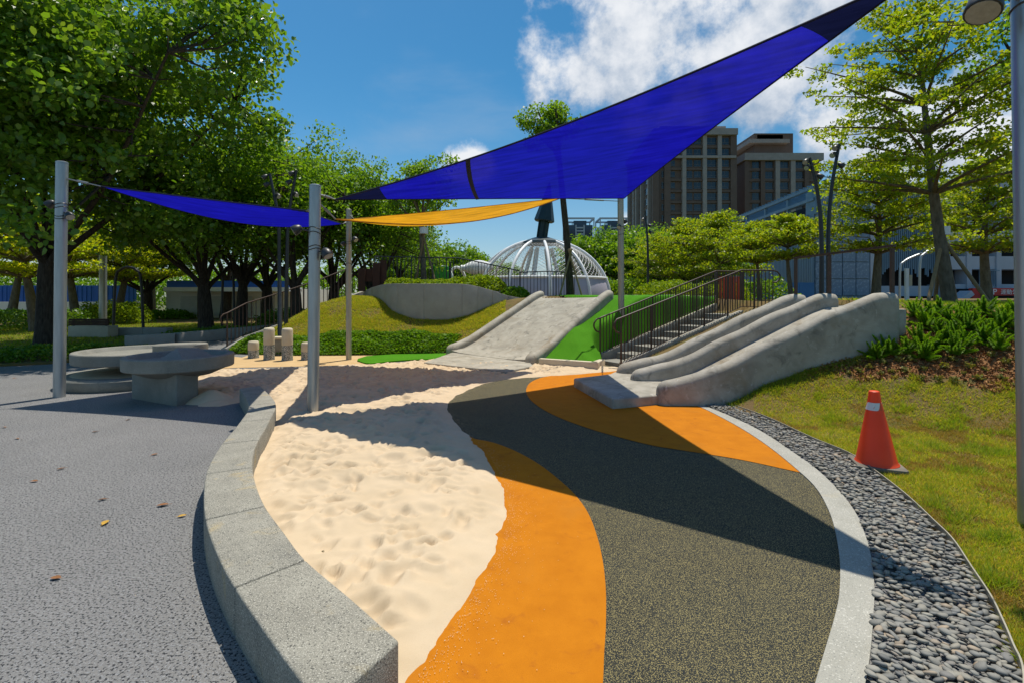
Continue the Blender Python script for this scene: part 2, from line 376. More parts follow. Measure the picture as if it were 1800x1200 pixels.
def H(x, y):
    x = np.asarray(x, dtype=float); y = np.asarray(y, dtype=float)
    d = sdist(x, y, FOOT); s = .07+.17*sstep(2.9, 3.6, x)
    h = (.58+.06*sstep(3.3, 4.6, x))*s*np.logaddexp(0, np.clip(d/s, -60, 300))
    P = 1.56-.16*sstep(5, 8, x); k = .10
    h = P-k*np.logaddexp(0, np.clip((P-h)/k, -60, 300))+k*np.log1p(np.exp(-P/k))
    h = h+(fbm(x*1.3, y*1.3, 3, 5)-.44)*.10*sstep(0.1, 1.2, d)
    for (ax, ay), (bx, by), hw, z0, z1 in CARVE:
        dx, dy = bx-ax, by-ay; l2 = dx*dx+dy*dy; t = ((x-ax)*dx+(y-ay)*dy)/l2; tc_ = np.clip(t, 0, 1); off = np.hypot(x-ax-tc_*dx, y-ay-tc_*dy)
        lim = z0+(z1-z0)*np.clip(t, 0, 1)-.06+(4.0 if hw < 1 else 2.2)*np.maximum(0, off-hw)
        h = np.where((t < 1.06), np.minimum(h, np.maximum(lim, -.06)), h)
    lim = np.interp(x, sl_rail_x, sl_rail_z)-.30; s1 = 10.95+(x-2.44)*.608
    h = np.where((x > 2.2) & (x < 6.9) & (y > 8.9) & (y < s1), np.minimum(h, np.minimum(lim, (s1-10.75)*.5-.10)), h)
    h = np.where((x > 2.07) & (x < 2.75) & (y > 10.4) & (y < 11.62+(x-2.13)*.68), np.minimum(h, -.04), h)
    h = np.where((x > 1.9) & (x < 5.85) & (y > 7.1) & (y < 9.3), np.minimum(h, np.interp(x, sl_rail_x, sl_rail_z)-.55), h)
    return h
def H1(x, y): return float(H(np.array([x]), np.array([y]))[0])
xs = np.concatenate([np.arange(-10, 10, .09), np.arange(10, 20, .4), np.arange(20, 62, 3)])
ys = np.concatenate([np.arange(-3, 2, .4), np.arange(2, 19, .09), np.arange(19, 30, .5), np.arange(30, 71, 4)])
GX, GY = np.meshgrid(xs, ys); GZ = H(GX, GY)
cx = (GX[:-1, :-1]+GX[1:, 1:])/2; cy = (GY[:-1, :-1]+GY[1:, 1:])/2
TURF = [(.45, 11.15), (.72, 10.98), (1.8, 10.38), (2.08, 10.85), (2.2, 11.75), (6.05, 14.45), (5.75, 15.0), (5.3, 15.9), (4.75, 17.2), (4.2, 18), (1.5, 18), (1.5, 15.0), (2.45, 13.4)]
keep = (sdist(cx, cy, TURF) < .12) & (sdist(cx, cy, FOOT) > -.25) | (sdist(cx, cy, LAWN) > -.02)
def inpoly(x, y, poly): return sdist(np.asarray(x, float), np.asarray(y, float), poly) > 0
hill = link_mesh('hill', gridmesh('hill', GX, GY, GZ, keep), m_soil); hill['kind'] = 'structure'

# ================================================================ flat ground, layer on layer
sheet('ground', [(-500, -200), (500, -200), (500, 700), (-500, 700)], -.09, m_ground)
sheet('rubber_paving', [(-60, -8), (4.5, -8), (4.5, 17), (-7, 17), (-8.5, 40), (-60, 40)], 0.0, m_paving)
def pxs(l, z=0.0): return [W(x, y, z) for x, y in l]
orangeR = spline(pxs([(836, 772), (870, 779), (910, 795), (950, 818), (990, 850), (1015, 875), (1035, 905), (1050, 945), (1060, 990), (1065, 1040), (1065, 1100), (1062, 1150), (1060, 1200), (1054, 1290)]), 5)
whiteIn = spline(pxs([(1222, 712), (1250, 725), (1300, 752), (1350, 785), (1405, 830), (1435, 860), (1455, 895), (1467, 930), (1475, 975), (1477, 1010), (1475, 1050), (1468, 1085), (1455, 1130), (1440, 1180), (1420, 1250), (1390, 1340)]), 5)
whiteOut = spline(pxs([(1232, 711), (1290, 735), (1340, 760), (1400, 800), (1440, 830), (1480, 870), (1505, 905), (1520, 940), (1530, 975), (1535, 1010), (1537, 1040), (1535, 1090), (1530, 1150), (1522, 1200), (1505, 1280), (1480, 1380)]), 5)
darkpoly = [W(1300, 600), W(1000, 640), W(870, 655), W(790, 680), W(770, 715), W(815, 772)]+orangeR[2:]+[Vector((.3, -.6, 0)), Vector((1.0, -.6, 0))]+whiteIn[::-1]
sheet('dark_rubber_paving', darkpoly, .004, m_dark)
sheet('orange_rubber_paving', [W(820, 765)]+orangeR+[W(560, 1290), W(760, 1040), W(850, 930), W(840, 840)], .008, m_orange)
farO = spline(pxs([(1230, 630), (1100, 645), (1000, 656), (955, 663), (933, 672), (925, 685), (930, 700), (950, 717), (985, 735), (1040, 755), (1100, 772), (1150, 784), (1200, 792), (1300, 808), (1406, 831)]), 5)
k0 = min(range(len(whiteIn)), key=lambda i: (whiteIn[i]-W(1405, 830)).length)
o_ = sheet('orange_rubber_paving', farO+whiteIn[:k0][::-1], .0085, m_orange)
sheet('terrazzo_band', whiteIn+whiteOut[::-1], .014, m_terr, thick=.06)
tanp = [W(300, 652), W(420, 646), W(560, 643), W(645, 640), W(660, 622), W(560, 617), W(455, 618), W(425, 628), W(400, 625), W(330, 638)]
sheet('tan_path', tanp, .005, m_tan)
sheet('turf_lobe', spline(pxs([(628, 633), (650, 638), (690, 634), (740, 631), (800, 631), (850, 630)], .03), 4)+[W(860, 618), W(760, 622), W(690, 624), W(645, 627), W(629, 632)], .032, m_turf, thick=.06)

# ================================================================ sand pit
WL = [(421, 682), (437, 712), (422, 740), (390, 779), (372, 808), (362, 832), (358, 868), (361, 912), (378, 965), (412, 1031), (485, 1137), (567, 1246)]
WR = [(457, 677), (484, 706), (475, 736), (455, 772), (446, 795), (444, 820), (450, 850), (466, 888), (500, 935), (537, 982), (617, 1050), (702, 1125)]
WTOP = .235
wl = spline([W(x, y, WTOP) for x, y in WL], 6); wr = spline([W(x, y, WTOP) for x, y in WR], 6)
wc = [(a+b)/2 for a, b in zip(wl, wr)]
sand_right = spline(pxs([(690, 1290), (725, 1200), (750, 1165), (775, 1130), (800, 1090), (825, 1050), (850, 1015), (870, 980), (885, 940), (893, 905), (893, 880), (880, 835), (860, 800), (835, 772), (800, 737), (788, 715), (798, 697), (825, 683), (870, 668), (940, 661), (1010, 657), (1090, 650)], .02), 3)
SANDP = [(p.x, p.y) for p in sand_right]+[(2.4, 10.9), (1.8, 10.9), (.6, 11.4), (-1.0, 12.4), (-1.7, 12.5)]+[(W(x, y, .02).x, W(x, y, .02).y) for x, y in
        [(745, 633), (690, 637), (640, 640), (560, 644), (430, 648), (350, 646), (300, 655), (330, 690), (350, 711), (385, 711), (424, 704)]]+[(p.x, p.y) for p in wc[2:]]+[(W(640, 1300).x, W(640, 1300).y)]
sx_ = np.arange(-6.6, 2.6, .021); sy_ = np.arange(1.35, 12.9, .021); SX, SY = np.meshgrid(sx_, sy_)
sdv = sdist(SX, SY, SANDP)+.10+(fbm(SX*4, SY*4, 4, 3)-.47)*.07+(fbm(SX*24, SY*24, 2, 4)-.4)*.018
edgef = sstep(-.03, .22, sdv)
r1 = fbm(SX*3.3+1.5*fbm(SX*2, SY*2, 2, 8), SY*3.6, 4, 21); r2 = 1-np.abs(2*vnoise(SX*5.2+.8*vnoise(SX*3, SY*3, 2), SY*6.0, 33)-1)
deep = sstep(.05, .55, sdv)
SZ = -.022+edgef*.042+deep*(.035+.075*(r1-.45)+.045*(r2-.5)*sstep(.3, .6, fbm(SX*1.7, SY*1.7, 3, 9)))
foot = np.zeros_like(SX); frng = np.random.default_rng(5)
for _ in range(3200):
    fx = frng.uniform(-6, 1); fy = frng.uniform(1.8, 12.2); a = frng.uniform(0, 6.28); la = frng.uniform(.045, .105); lb = la*frng.uniform(.4, .8)
    i0, i1 = np.searchsorted(sx_, [fx-.4, fx+.4]); j0, j1 = np.searchsorted(sy_, [fy-.4, fy+.4])
    if i1-i0 < 3 or j1-j0 < 3: continue
    dx = SX[j0:j1, i0:i1]-fx; dy = SY[j0:j1, i0:i1]-fy; u = (dx*math.cos(a)+dy*math.sin(a))/la; v = (-dx*math.sin(a)+dy*math.cos(a))/lb
    q = u*u+v*v; foot[j0:j1, i0:i1] += frng.uniform(.012, .026)*(-np.exp(-q*1.2)+.55*np.exp(-(np.sqrt(q)-1.25)**2*6))
SZ += np.clip(foot*1.5, -.05, .035)*deep
SZ = np.maximum(SZ, -.022+edgef*.037+.003*r1*edgef)
ks = (sdv[:-1, :-1] > -.10)
sand = link_mesh('sand', gridmesh('sand', SX, SY, SZ, ks), m_sand); sand['kind'] = 'structure'

gg = np.random.default_rng(14); gxy = np.column_stack([gg.uniform(-2.2, 1.2, 260000), gg.uniform(1.7, 9.2, 260000)]); gd = sdist(gxy[:, 0], gxy[:, 1], SANDP)+.10
gk = (gd < .10) & (gd > -.55) & (gg.uniform(size=len(gd)) < .55*np.exp((gd-.10)/.075)+.0006) & (gxy[:, 0] < 1.0); gxy = gxy[gk]; gn = len(gxy)
gs = gg.uniform(.0012, .0032, gn)[:, None]; ga_ = gg.uniform(0, 6.28, gn); gq = np.empty((gn, 3, 3)); gz0 = .0125+gg.uniform(0, .004, gn)
for kq in range(3): gq[:, kq] = np.column_stack([gxy, gz0])+np.column_stack([np.cos(ga_+kq*2.09), np.sin(ga_+kq*2.09), .3*np.cos(ga_*3+kq)])*gs
gr_ = link_mesh('scattered_sand', npmesh('scattered_sand', gq.reshape(-1, 3), 3), m_sand); gr_['kind'] = 'stuff'; gr_['label'] = 'loose sand grains strewn over the rubber edge'
# ---------------------------------------------------------------- curved seat wall of cast blocks
wall = thing('seat_wall', 'low curved wall of grey terrazzo concrete blocks between grey paving and sand', 'wall', wc[40].xy.to_3d())
joints = [0, 6, 12, 18, 30, 42, 54, 66]
for j in range(len(joints)-1):
    a, b = joints[j], joints[j+1]; mb = MB(); rings = []
    for i in range(a, b+1):
        l, r = wl[i].copy(), wr[i].copy(); tdir = (wc[min(i+1, 66)]-wc[max(i-1, 0)]).normalized(); g = .005
        if i == a and j: l += tdir*g; r += tdir*g
        if i == b and j < len(joints)-2: l -= tdir*g; r -= tdir*g
        rings.append([Vector((l.x, l.y, -.06)), Vector((r.x, r.y, -.06)), Vector((r.x, r.y, WTOP)), Vector((l.x, l.y, WTOP))])
    mb.loft(rings); mb.build('block', m_conc, wall, bevel=.012, seg=3)

MB().loft([[Vector((lerp(wl[i].x, wr[i].x, .04), lerp(wl[i].y, wr[i].y, .04), -.05)), Vector((lerp(wl[i].x, wr[i].x, .96), lerp(wl[i].y, wr[i].y, .96), -.05)), Vector((lerp(wl[i].x, wr[i].x, .96), lerp(wl[i].y, wr[i].y, .96), WTOP-.012)), Vector((lerp(wl[i].x, wr[i].x, .04), lerp(wl[i].y, wr[i].y, .04), WTOP-.012))] for i in range(1, 66)]).build('joint_light_stop', m_smooth2, wall, smooth=0)  # core added inside the blocks to stop sunlight leaking through the joints
# ---------------------------------------------------------------- steel edging
mb = MB(); rings = []
for i, p in enumerate(EDGE):
    t = (EDGE[min(i+1, len(EDGE)-1)]-EDGE[max(i-1, 0)]).normalized(); n = Vector((-t.y, t.x, 0))*.0035
    rings.append([Vector((p.x-n.x, p.y-n.y, -.08)), Vector((p.x+n.x, p.y+n.y, -.08)), Vector((p.x+n.x, p.y+n.y, .055)), Vector((p.x-n.x, p.y-n.y, .055))])
mb.loft(rings)
tag(mb.build('lawn_edging', m_steel2, base=EDGE[20], smooth=0), 'thin curved steel edging strip between dark pebbles and lawn', 'edging')

# ---------------------------------------------------------------- pebbles
PEB = [(p.x, p.y) for p in whiteOut]+[(p.x, p.y) for p in EDGE[::-1]]
sheet('pebble_bed', [(p.x, p.y) for p in whiteOut]+[(p.x, p.y) for p in EDGE[::-1][6:]], -.012, mat('pebble_grit', [(.03, .032, .034), (.055, .056, .055)], scale=60, rough=.95, bump=.6, bscale=120))
bed = bpy.data.objects['pebble_bed']
m_peb = mat('slate_pebbles', [(.135, .135, .125), (.195, .19, .168), (.255, .24, .20), (.29, .265, .21), (.20, .198, .18), (.32, .30, .245), (.16, .163, .158), (.37, .29, .20)], island=True, rough=.62, spec=.3, bump=.1, bscale=60)
m_pebo = bpy.data.materials.get('slate_pebbles').copy(); m_pebo.name = 'slate_pebble_single'
nt = m_pebo.node_tree; oi = nt.nodes.new('ShaderNodeObjectInfo')
for n in nt.nodes:
    if n.type == 'VALTORGB': nt.links.new(oi.outputs['Random'], n.inputs[0])
def pebble_shape(seed, sub):
    bm = bmesh.new(); bmesh.ops.create_icosphere(bm, subdivisions=sub, radius=1.0); r_ = random.Random(seed)
    o1 = Vector((r_.uniform(-3, 3), r_.uniform(-3, 3), r_.uniform(-3, 3)))
    for v in bm.verts:
        c = v.co; s = 1+.16*math.sin(c.x*2.1+o1.x)*math.cos(c.y*1.9+o1.y)+.10*math.sin(c.y*3+o1.z)
        zz = math.copysign(abs(c.z)**.8, c.z)
        v.co = Vector((c.x*s, c.y*s*(.62+.15*r_.random()*0+.1*math.sin(seed)), zz*.34))
    return bm
def pebble_mesh(seed, sub):
    bm = pebble_shape(seed, sub); me = bpy.data.meshes.new('pebble'); bm.to_mesh(me); bm.free()
    me.polygons.foreach_set('use_smooth', [True]*len(me.polygons)); return me
pts = []; cell = {}
prng = np.random.default_rng(3); bx0 = min(p[0] for p in PEB); bx1 = max(p[0] for p in PEB)
cand = np.stack([prng.uniform(bx0, bx1, 90000), prng.uniform(1.2, 7.3, 90000)], -1)
cand = cand[sdist(cand[:, 0], cand[:, 1], PEB) > .012]
for x, y in cand:
    k = (int(x/.026), int(y/.026)); ok = True
    for i in (-1, 0, 1):
        for j in (-1, 0, 1):
            for q in cell.get((k[0]+i, k[1]+j), ()):
                if (q[0]-x)**2+(q[1]-y)**2 < .0235**2: ok = False
    if ok: cell.setdefault(k, []).append((x, y)); pts.append((x, y))
pts.sort(key=lambda p: p[0]**2+p[1]**2)
vis = [p for p in pts if p[1] > 1.95 and abs(p[0])/p[1] < 1.07]; near = set(vis[:300])
pm = [pebble_mesh(k, 2) for k in range(8)]
for me in pm: me.materials.append(m_pebo)
lowV = []; 
bm = pebble_shape(2, 1); bm.verts.ensure_lookup_table(); baseV = np.array([v.co for v in bm.verts]); baseF = np.array([[v.index for v in f.verts] for f in bm.faces]); bm.free()
AV = []; AF = []; nvv = 0
for (x, y) in pts:
    a = prng.normal(-.5, .5); s = prng.uniform(.0135, .0315); z = .012+prng.uniform(0, .026)
    e = Matrix.Rotation(a, 3, 'Z')@Matrix.Rotation(prng.normal(0, .28), 3, 'X')@Matrix.Rotation(prng.normal(0, .22), 3, 'Y')
    if (x, y) in near:
        o = link_mesh('pebble', pm[prng.integers(8)], None, bed); o.location = (x, y, z); o.rotation_euler = e.to_euler(); o.scale = (s, s, s)
    else:
        vv = (baseV*s*np.array([1, prng.uniform(.8, 1.15), prng.uniform(.8, 1.2)]))@np.array(e).T+np.array([x, y, z]); AV.append(vv); AF.append(baseF+nvv); nvv += len(vv)
me = bpy.data.meshes.new('pebbles'); V = np.concatenate(AV); F = np.concatenate(AF)
me.vertices.add(len(V)); me.vertices.foreach_set('co', V.astype(np.float32).ravel()); me.loops.add(F.size); me.loops.foreach_set('vertex_index', F.ravel().astype(np.int32))
me.polygons.add(len(F)); me.polygons.foreach_set('loop_start', np.arange(0, F.size, 3, dtype=np.int32)); me.polygons.foreach_set('use_smooth', np.ones(len(F), dtype=bool)); me.update(calc_edges=True)
link_mesh('pebbles', me, m_peb, bed)['kind'] = 'stuff'

# ================================================================ sun sails and their posts
m_blue = sail_mat('blue_shade_cloth', (.008, .012, .20), (.009, .008, .36), .015)
m_yel = sail_mat('yellow_shade_cloth', (.80, .37, .018), (.9, .45, .02), .01, .38)
m_navy = sail_mat('navy_corner_cloth', (.010, .013, .055), (.006, .008, .035), .0)
m_yel2 = sail_mat('yellow_corner_cloth', (.55, .30, .05), (.55, .26, .03), .0)
m_web = mat('navy_webbing', [(.006, .008, .03), (.01, .012, .045)], scale=40, rough=.8)
def floodlight(parent, at, aim, r=.11, l=.17, bracket_to=None):
    at, aim = Vector(at), Vector(aim).normalized(); mb = MB()
    mb.tube([at-aim*l*.6, at-aim*l*.45, at-aim*l*.05, at+aim*l*.45, at+aim*l*.5], [r*.25, r*.6, r*.92, r, r*.96], 16)
    o = mb.build('floodlight', m_black, parent); mb = MB(); mb.tube([at+aim*l*.503, at+aim*l*.52], r*.86, 16); mb.build('lens', m_lens, o)
    if bracket_to is not None:
        mb = MB(); mb.bar(bracket_to, at-aim*l*.2, .035, .02); mb.build('bracket', m_black, o)
    return o
def post(px, py, ztop, r, label, lean=0.0, m=m_steel, base_z=0.0, wires=(), lights=(), loc=None):
    b = W(px, py, base_z) if loc is None else Vector(loc)
    t = thing('sail_post', label, 'post', b, 'shade sail posts'); up = Vector((lean, 0, ztop-base_z))
    mb = MB(); mb.tube([b+up*k-Vector((0, 0, .12 if k == 0 else 0)) for k in (0, .5, 1)], r, 24); mb.build('shaft', m, t)
    mb = MB(); mb.tube([b+up+Vector((0, 0, .001)), b+up+Vector((0, 0, .02)), b+up+Vector((0, 0, .028))], [r*1.02, r*1.02, r*.8], 24); mb.build('cap', m, t)
    for z in wires:
        mb = MB(); c = b+up*((z-base_z)/(ztop-base_z)); ring = [c+Vector((math.cos(a)*(r+.004), math.sin(a)*(r+.004), .012*math.sin(a*2+z*7))) for a in np.linspace(0, 2*math.pi, 25)]
        mb.tube(ring, .006, 5, False); mb.build('cable_tie', m_black, t)
    for (z, off, aim, rr) in lights:
        c = b+up*((z-base_z)/(ztop-base_z)); o = Vector(off); floodlight(t, c+o, aim, rr, rr*1.6, c+o.normalized()*r)
    return t, b, up
def eye(t, at, to, r0=.012):
    """turnbuckle and cable from the post to a sail corner"""
    at, to = Vector(at), Vector(to); mb = MB(); mb.tube([at, at.lerp(to, .3)], .011, 6); mb.tube([at.lerp(to, .3), at.lerp(to, .62)], .019, 8); mb.tube([at.lerp(to, .62), to], .009, 6); return mb.build('turnbuckle', m_cable, t)
P1, b1, u1 = post(104, 697, 3.70, .078, 'tall galvanised steel post on grey paving left of the play tables', lean=.045, wires=(3.05, 3.0, 2.86, 2.82),
                  lights=[(2.95, (.17, -.05, -.08), (.6, -.3, -.75), .065), (3.05, (-.22, .05, .02), (-.7, -.2, -.6), .07)])
P2, b2, u2 = post(550, 730, 3.055, .074, 'galvanised steel post standing in sand beside the end of the low wall', lean=.03, wires=(2.50, 2.44, 2.26, 2.22),
                  lights=[(2.46, (-.21, -.06, .02), (-.75, -.35, -.55), .07), (2.2, (.17, -.03, -.03), (.55, -.2, -.8), .075)])
P3, b3, u3 = post(613, 632, 3.74, .068, 'pale steel post at the edge of the hedge behind the sand', lean=.0, m=m_steel2, wires=(2.9, 2.95, 2.4), lights=[(2.92, (.17, -.05, .1), (.6, -.3, -.6), .07), (2.92, (-.12, -.05, -.02), (-.5, -.3, -.7), .06)])
P4, b4, u4 = post(1093, 638, 4.22, .080, 'pale steel post rising from the green turf slope behind the stair railing', lean=-.02, m=m_steel2, base_z=H1(2.87, 12.7)-.05, loc=(2.87, 12.7, H1(2.87, 12.7)-.05),
                  wires=(3.4, 3.2), lights=[(3.42, (-.07, -.13, -.02), (-.3, -.6, -.7), .06), (3.56, (.12, .05, 0), (.6, .3, -.6), .06)])
P5, b5, u5 = post(1816, 925, 4.1, .075, 'steel post at the right edge of the lawn carrying a big floodlight', lean=-.06, wires=(3.7, 3.6), lights=[(3.69, (-.34, -.06, -.10), (-.42, -.25, -.85), .105)])

def sail(name, label, corners, dips, m, m_corner, seam=None, patch=.09, n=44, belly=0.0, pulls=(.055, .055, .055), posts=(), patches=(0, 1, 2)):
    """three-cornered cloth: corners in world space, dips = sag of the edges (0-1, 1-2, 2-0) in metres"""
    A, B, C_ = [Vector(c) for c in corners]; cen = (A+B+C_)/3
    t = thing(name, label, 'shade sail', cen)
    def P(a, b, c):
        p = A*a+B*b+C_*c
        for (u, v, w, d, pl) in ((a, b, c, dips[0], pulls[0]), (b, c, a, dips[1], pulls[1]), (c, a, b, dips[2], pulls[2])):
            f = 4*u*v*(1-w)**2; p = p+(cen-p)*pl*f*2.0+Vector((0, 0, -d*f))
        return p+Vector((0, 0, -belly*27*a*b*c))
    def region(fn, name_, mm, off=0.0):
        vs = {}; mb = MB(); V = []; F = []
        def vid(i, j):
            if (i, j) not in vs: vs[(i, j)] = len(V); V.append(P(i/n, j/n, 1-i/n-j/n)+Vector((0, 0, off)))
            return vs[(i, j)]
        for i in range(n):
            for j in range(n-i):
                if fn((i+.33)/n, (j+.33)/n): F.append((vid(i, j), vid(i+1, j), vid(i, j+1)))
                if i+j < n-1 and fn((i+.67)/n, (j+.67)/n): F.append((vid(i+1, j), vid(i+1, j+1), vid(i, j+1)))
        mb.add(V, F); return mb.build(name_, mm, t, smooth=180) if F else None
    def iscorner(a, b):
        c = 1-a-b; return (a > 1-patch and 0 in patches) or (b > 1-patch and 1 in patches) or (c > 1-patch and 2 in patches)
    region(lambda a, b: not iscorner(a, b), 'canopy', m)
    if 0 in patches: region(lambda a, b: a > 1-patch, 'corner_patch', m_corner)
    if 1 in patches: region(lambda a, b: b > 1-patch, 'corner_patch', m_corner)
    if 2 in patches: region(lambda a, b: 1-a-b > 1-patch, 'corner_patch', m_corner)
    for (e0, e1) in ((0, 1), (1, 2), (2, 0)):
        pts = []
        for k in range(n+1):
            w = [0, 0, 0]; w[e0] = 1-k/n; w[e1] = k/n; pts.append(P(*w))
        mb = MB(); mb.tube(pts, .011, 6); mb.build('edge_webbing', m_web if m is not m_yel else m_yel2, t)
    if seam:
        (sa, sb), wd = seam; mb = MB(); L_ = []; R_ = []
        for k in range(n+1):
            f = k/n; w = [lerp(sa[i], sb[i], f) for i in range(3)]; p = P(*w)-Vector((0, 0, .012)); w2 = [w[0]+wd, w[1]-wd*.5, w[2]-wd*.5]; q = P(*w2)-Vector((0, 0, .012)); L_.append(p); R_.append(q)
        mb.loft([[a, b] for a, b in zip(L_, R_)], closed=False, cap=False); mb.build('seam', m_web, t, smooth=180)
    for (pt, c) in posts: eye(t, pt, corners[c])
    return t
def on(b, u, zf, toward, r=.075):
    c = b+u*zf; d = (Vector(toward)-c); d.z = 0; return c+d.normalized()*r
# big blue sail
cA = D(590, 351, 6.72); cB = D(1097, 349, 10.15); cC = Vector((3.02, 3.52, 3.98))
sail('shade_sail', 'large dark blue triangular shade sail stretched overhead to the upper right', [cA, cB, cC], (.03, .06, .10), m_blue, m_navy,
     seam=(((.62, .38, 0), (.66, 0, .34)), .012), patch=.12, belly=.05, posts=[(on(b2, u2, .97, cA), 0), (on(b4, u4, .985, cB), 1), (on(b5, u5, .97, cC), 2)], patches=(0, 2), pulls=(.03, .05, .035))
cY0 = D(590, 386, 6.75); cY1 = D(622, 385, 11.75); cY2 = D(985, 349, 10.8)
sail('shade_sail', 'yellow triangular shade sail hanging under the big blue one', [cY0, cY1, cY2], (.02, .02, .27), m_yel, m_yel2, patch=.14, belly=.20,
     posts=[(on(b2, u2, .93, cY0), 0), (on(b3, u3, .965, cY1), 1), (on(b4, u4, .95, cY2), 2)], patches=(0, 1), pulls=(.03, .03, .03))
cL0 = D(178, 328, 7.75); cL1 = D(538, 371, 6.65); cL2 = D(602, 394, 11.8)
sail('shade_sail', 'bright blue triangular shade sail between the two left posts in front of trees', [cL0, cL1, cL2], (.0, .0, .30), m_blue, m_navy, patch=.10, belly=.12,
     posts=[(on(b1, u1, .935, cL0), 0), (on(b2, u2, .905, cL1), 1), (on(b3, u3, .92, cL2), 2)], patches=(1,), pulls=(.03, .03, .03))

# ================================================================ slides
def rail_sweep(pts, r, below, n=10, taper=True):
    """rounded coping: pts = top line (3D); a rounded top of half-width r with side walls going down to z given by below(i)"""
    rings = []
    for i, p in enumerate(pts):
        t = (pts[min(i+1, len(pts)-1)]-pts[max(i-1, 0)]); t.z = 0; t.normalize(); nrm = Vector((-t.y, t.x, 0))
        d0 = (pts[i]-pts[0]).xy.length; d1 = (pts[-1]-pts[i]).xy.length; e = 1.0
        if taper:
            e = min(e, math.sqrt(max(0, 1-(1-min(1, d0/(r*1.2)))**2))); e = min(e, math.sqrt(max(0, 1-(1-min(1, d1/(r*.5)))**2))); e = max(e, .12)
            p = p-Vector((0, 0, (1-e)*r*1.1))
        ring = [p+nrm*r*e*1.0+Vector((0, 0, below(i)-p.z))]
        for k in range(n+1):
            a = math.pi*k/n; ring.append(p+nrm*r*e*math.cos(a)+Vector((0, 0, (math.sin(a)-1)*r*(.95 if i not in (0,) else .6))))
        ring.append(p-nrm*r*e+Vector((0, 0, below(i)-p.z)))
        rings.append(ring)
    return MB().loft(rings)
zr = lambda x: float(np.interp(x, sl_rail_x, sl_rail_z))
sl = thing('concrete_slide', 'grey concrete double slide with three rounded rails at the right, shaded at its lower corner', 'slide', (2.2, 7.9, 0))
# lower platform
pf = [W(1008, 664, .155), W(1077, 700, .155), W(1168, 692, .155), Vector((2.35, 7.06, 0)), Vector((3.1, 7.10, 0)), Vector((3.1, 9.2, 0)), Vector((1.95, 9.25, 0)), Vector((1.82, 9.0, 0))]
MB().prism(pf, -.05, .155).build('landing', m_smooth, sl, bevel=.03, seg=4)
# bed: chutes between the rails
xs_ = [2.0, 2.3, 2.6, 2.9, 3.2, 3.5, 3.8, 4.2, 4.6, 4.9, 5.1, 5.3, 5.6, 6.6]
def zbed(x): return float(np.interp(x, [2.0, 2.3, 2.6, 2.9, 3.2, 3.8, 4.6, 5.1, 5.35, 5.7, 6.6], [.10, .12, .151, .20, .34, .64, 1.04, 1.28, 1.37, 1.40, 1.40]))
for (y0, y1) in ((7.26, 8.30), (8.44, 9.10)):
    mb = MB(); rings = []
    for x in np.linspace(2.42, 5.8, 40):
        row = []
        for k in range(9):
            f = k/8; dish = .03*(abs(2*f-1)**3)*min(1, max(0, (x-2.7)/.8)); row.append(Vector((x, lerp(y0, y1, f), zbed(x)+dish)))
        row += [Vector((x, y1, zbed(x)-.45)), Vector((x, y0, zbed(x)-.45))]; rings.append(row)
    mb.loft(rings); mb.build('chute', m_smooth, sl, smooth=40)
def rail_pts(x0, x1, ya, yb, z_off=0.0, n=30):
    return [Vector((x, lerp(ya, yb, (x-x0)/(x1-x0)), zr(x+(0))+z_off+.012*math.sin(x*7+ya))) for x in np.concatenate([[x0, x0+.015, x0+.05, x0+.10, x0+.16], np.linspace(x0+.22, x1-.10, n), [x1-.05, x1-.015, x1]])]
for (x0, x1, ya, yb, r_, gz) in ((1.97, 5.60, 9.18, 9.24, .15, .3), (2.05, 5.62, 8.37, 8.38, .13, .3)):
    p = rail_pts(x0, x1, ya, yb); rail_sweep(p, r_, lambda i: max(-.05, p[i].z-.55)).build('side_rail', m_smooth, sl, smooth=50)
p3 = rail_pts(2.13, 5.66, 7.14, 7.13)
rail_sweep(p3, .125, lambda i: max(-.08, p3[i].z-1.15)).build('side_rail', m_smooth, sl, smooth=50)
MB().prism([(5.6, 7.12), (5.82, 7.12), (5.87, 9.4), (5.6, 9.4)], 0.9, 1.405).build('top_slab', m_smooth, sl, bevel=.03)
# wide slide in the middle
s2 = thing('concrete_slide', 'wide pale concrete slide with two rounded side rails in the middle of the mound', 'slide', (-.3, 11.6, 0))
L0, R0, L1, R1 = Vector((-1.58, 13.05, .10)), Vector((.40, 11.12, .10)), Vector((.93, 15.6, 1.60)), Vector((2.62, 13.45, 1.60))
plat = [W(745, 636, .10), W(887, 652, .10), W(938, 642, .10), R0, L0]
MB().prism(plat, -.05, .098).build('landing', m_smooth, s2, bevel=.02, seg=3)
def z2(t): return float(np.interp(t, [0, .08, .18, .9, 1.0, 1.06], [.10, .13, .24, 1.40, 1.53, 1.54]))
mb = MB(); rings = []
for t in np.linspace(-.03, 1.06, 30):
    a, b = L0.lerp(L1, t), R0.lerp(R1, t); row = []
    for k in range(9):
        f = k/8; q = a.lerp(b, f); q.z = z2(max(0, t))+.004+.05*abs(2*f-1)**4; row.append(q)
    row += [Vector((b.x, b.y, z2(max(0, t))-.4)), Vector((a.x, a.y, z2(max(0, t))-.4))]; rings.append(row)
mb.loft(rings); mb.build('chute', m_smooth, s2, smooth=40)
for a, b, sgn, lo in ((L0, L1, 1, .7), (R0, R1, -1, 1.0)):
    nn = (L0-R0).normalized()*sgn*.06; p = []
    for t in np.concatenate([[-.05, -.046, -.037, -.025, -.01], np.linspace(.01, 1.01, 26), [1.025, 1.035, 1.04]]):
        q = a.lerp(b, t)+nn; q.z = z2(max(0, t))+float(np.interp(t, [-.05, .0, .1, .93, 1.0, 1.04], [.17, .20, .24, .24, .23, .21])); p.append(q)
    rail_sweep(p, .13, lambda i: p[i].z-lo).build('side_rail', m_smooth, s2, smooth=50)
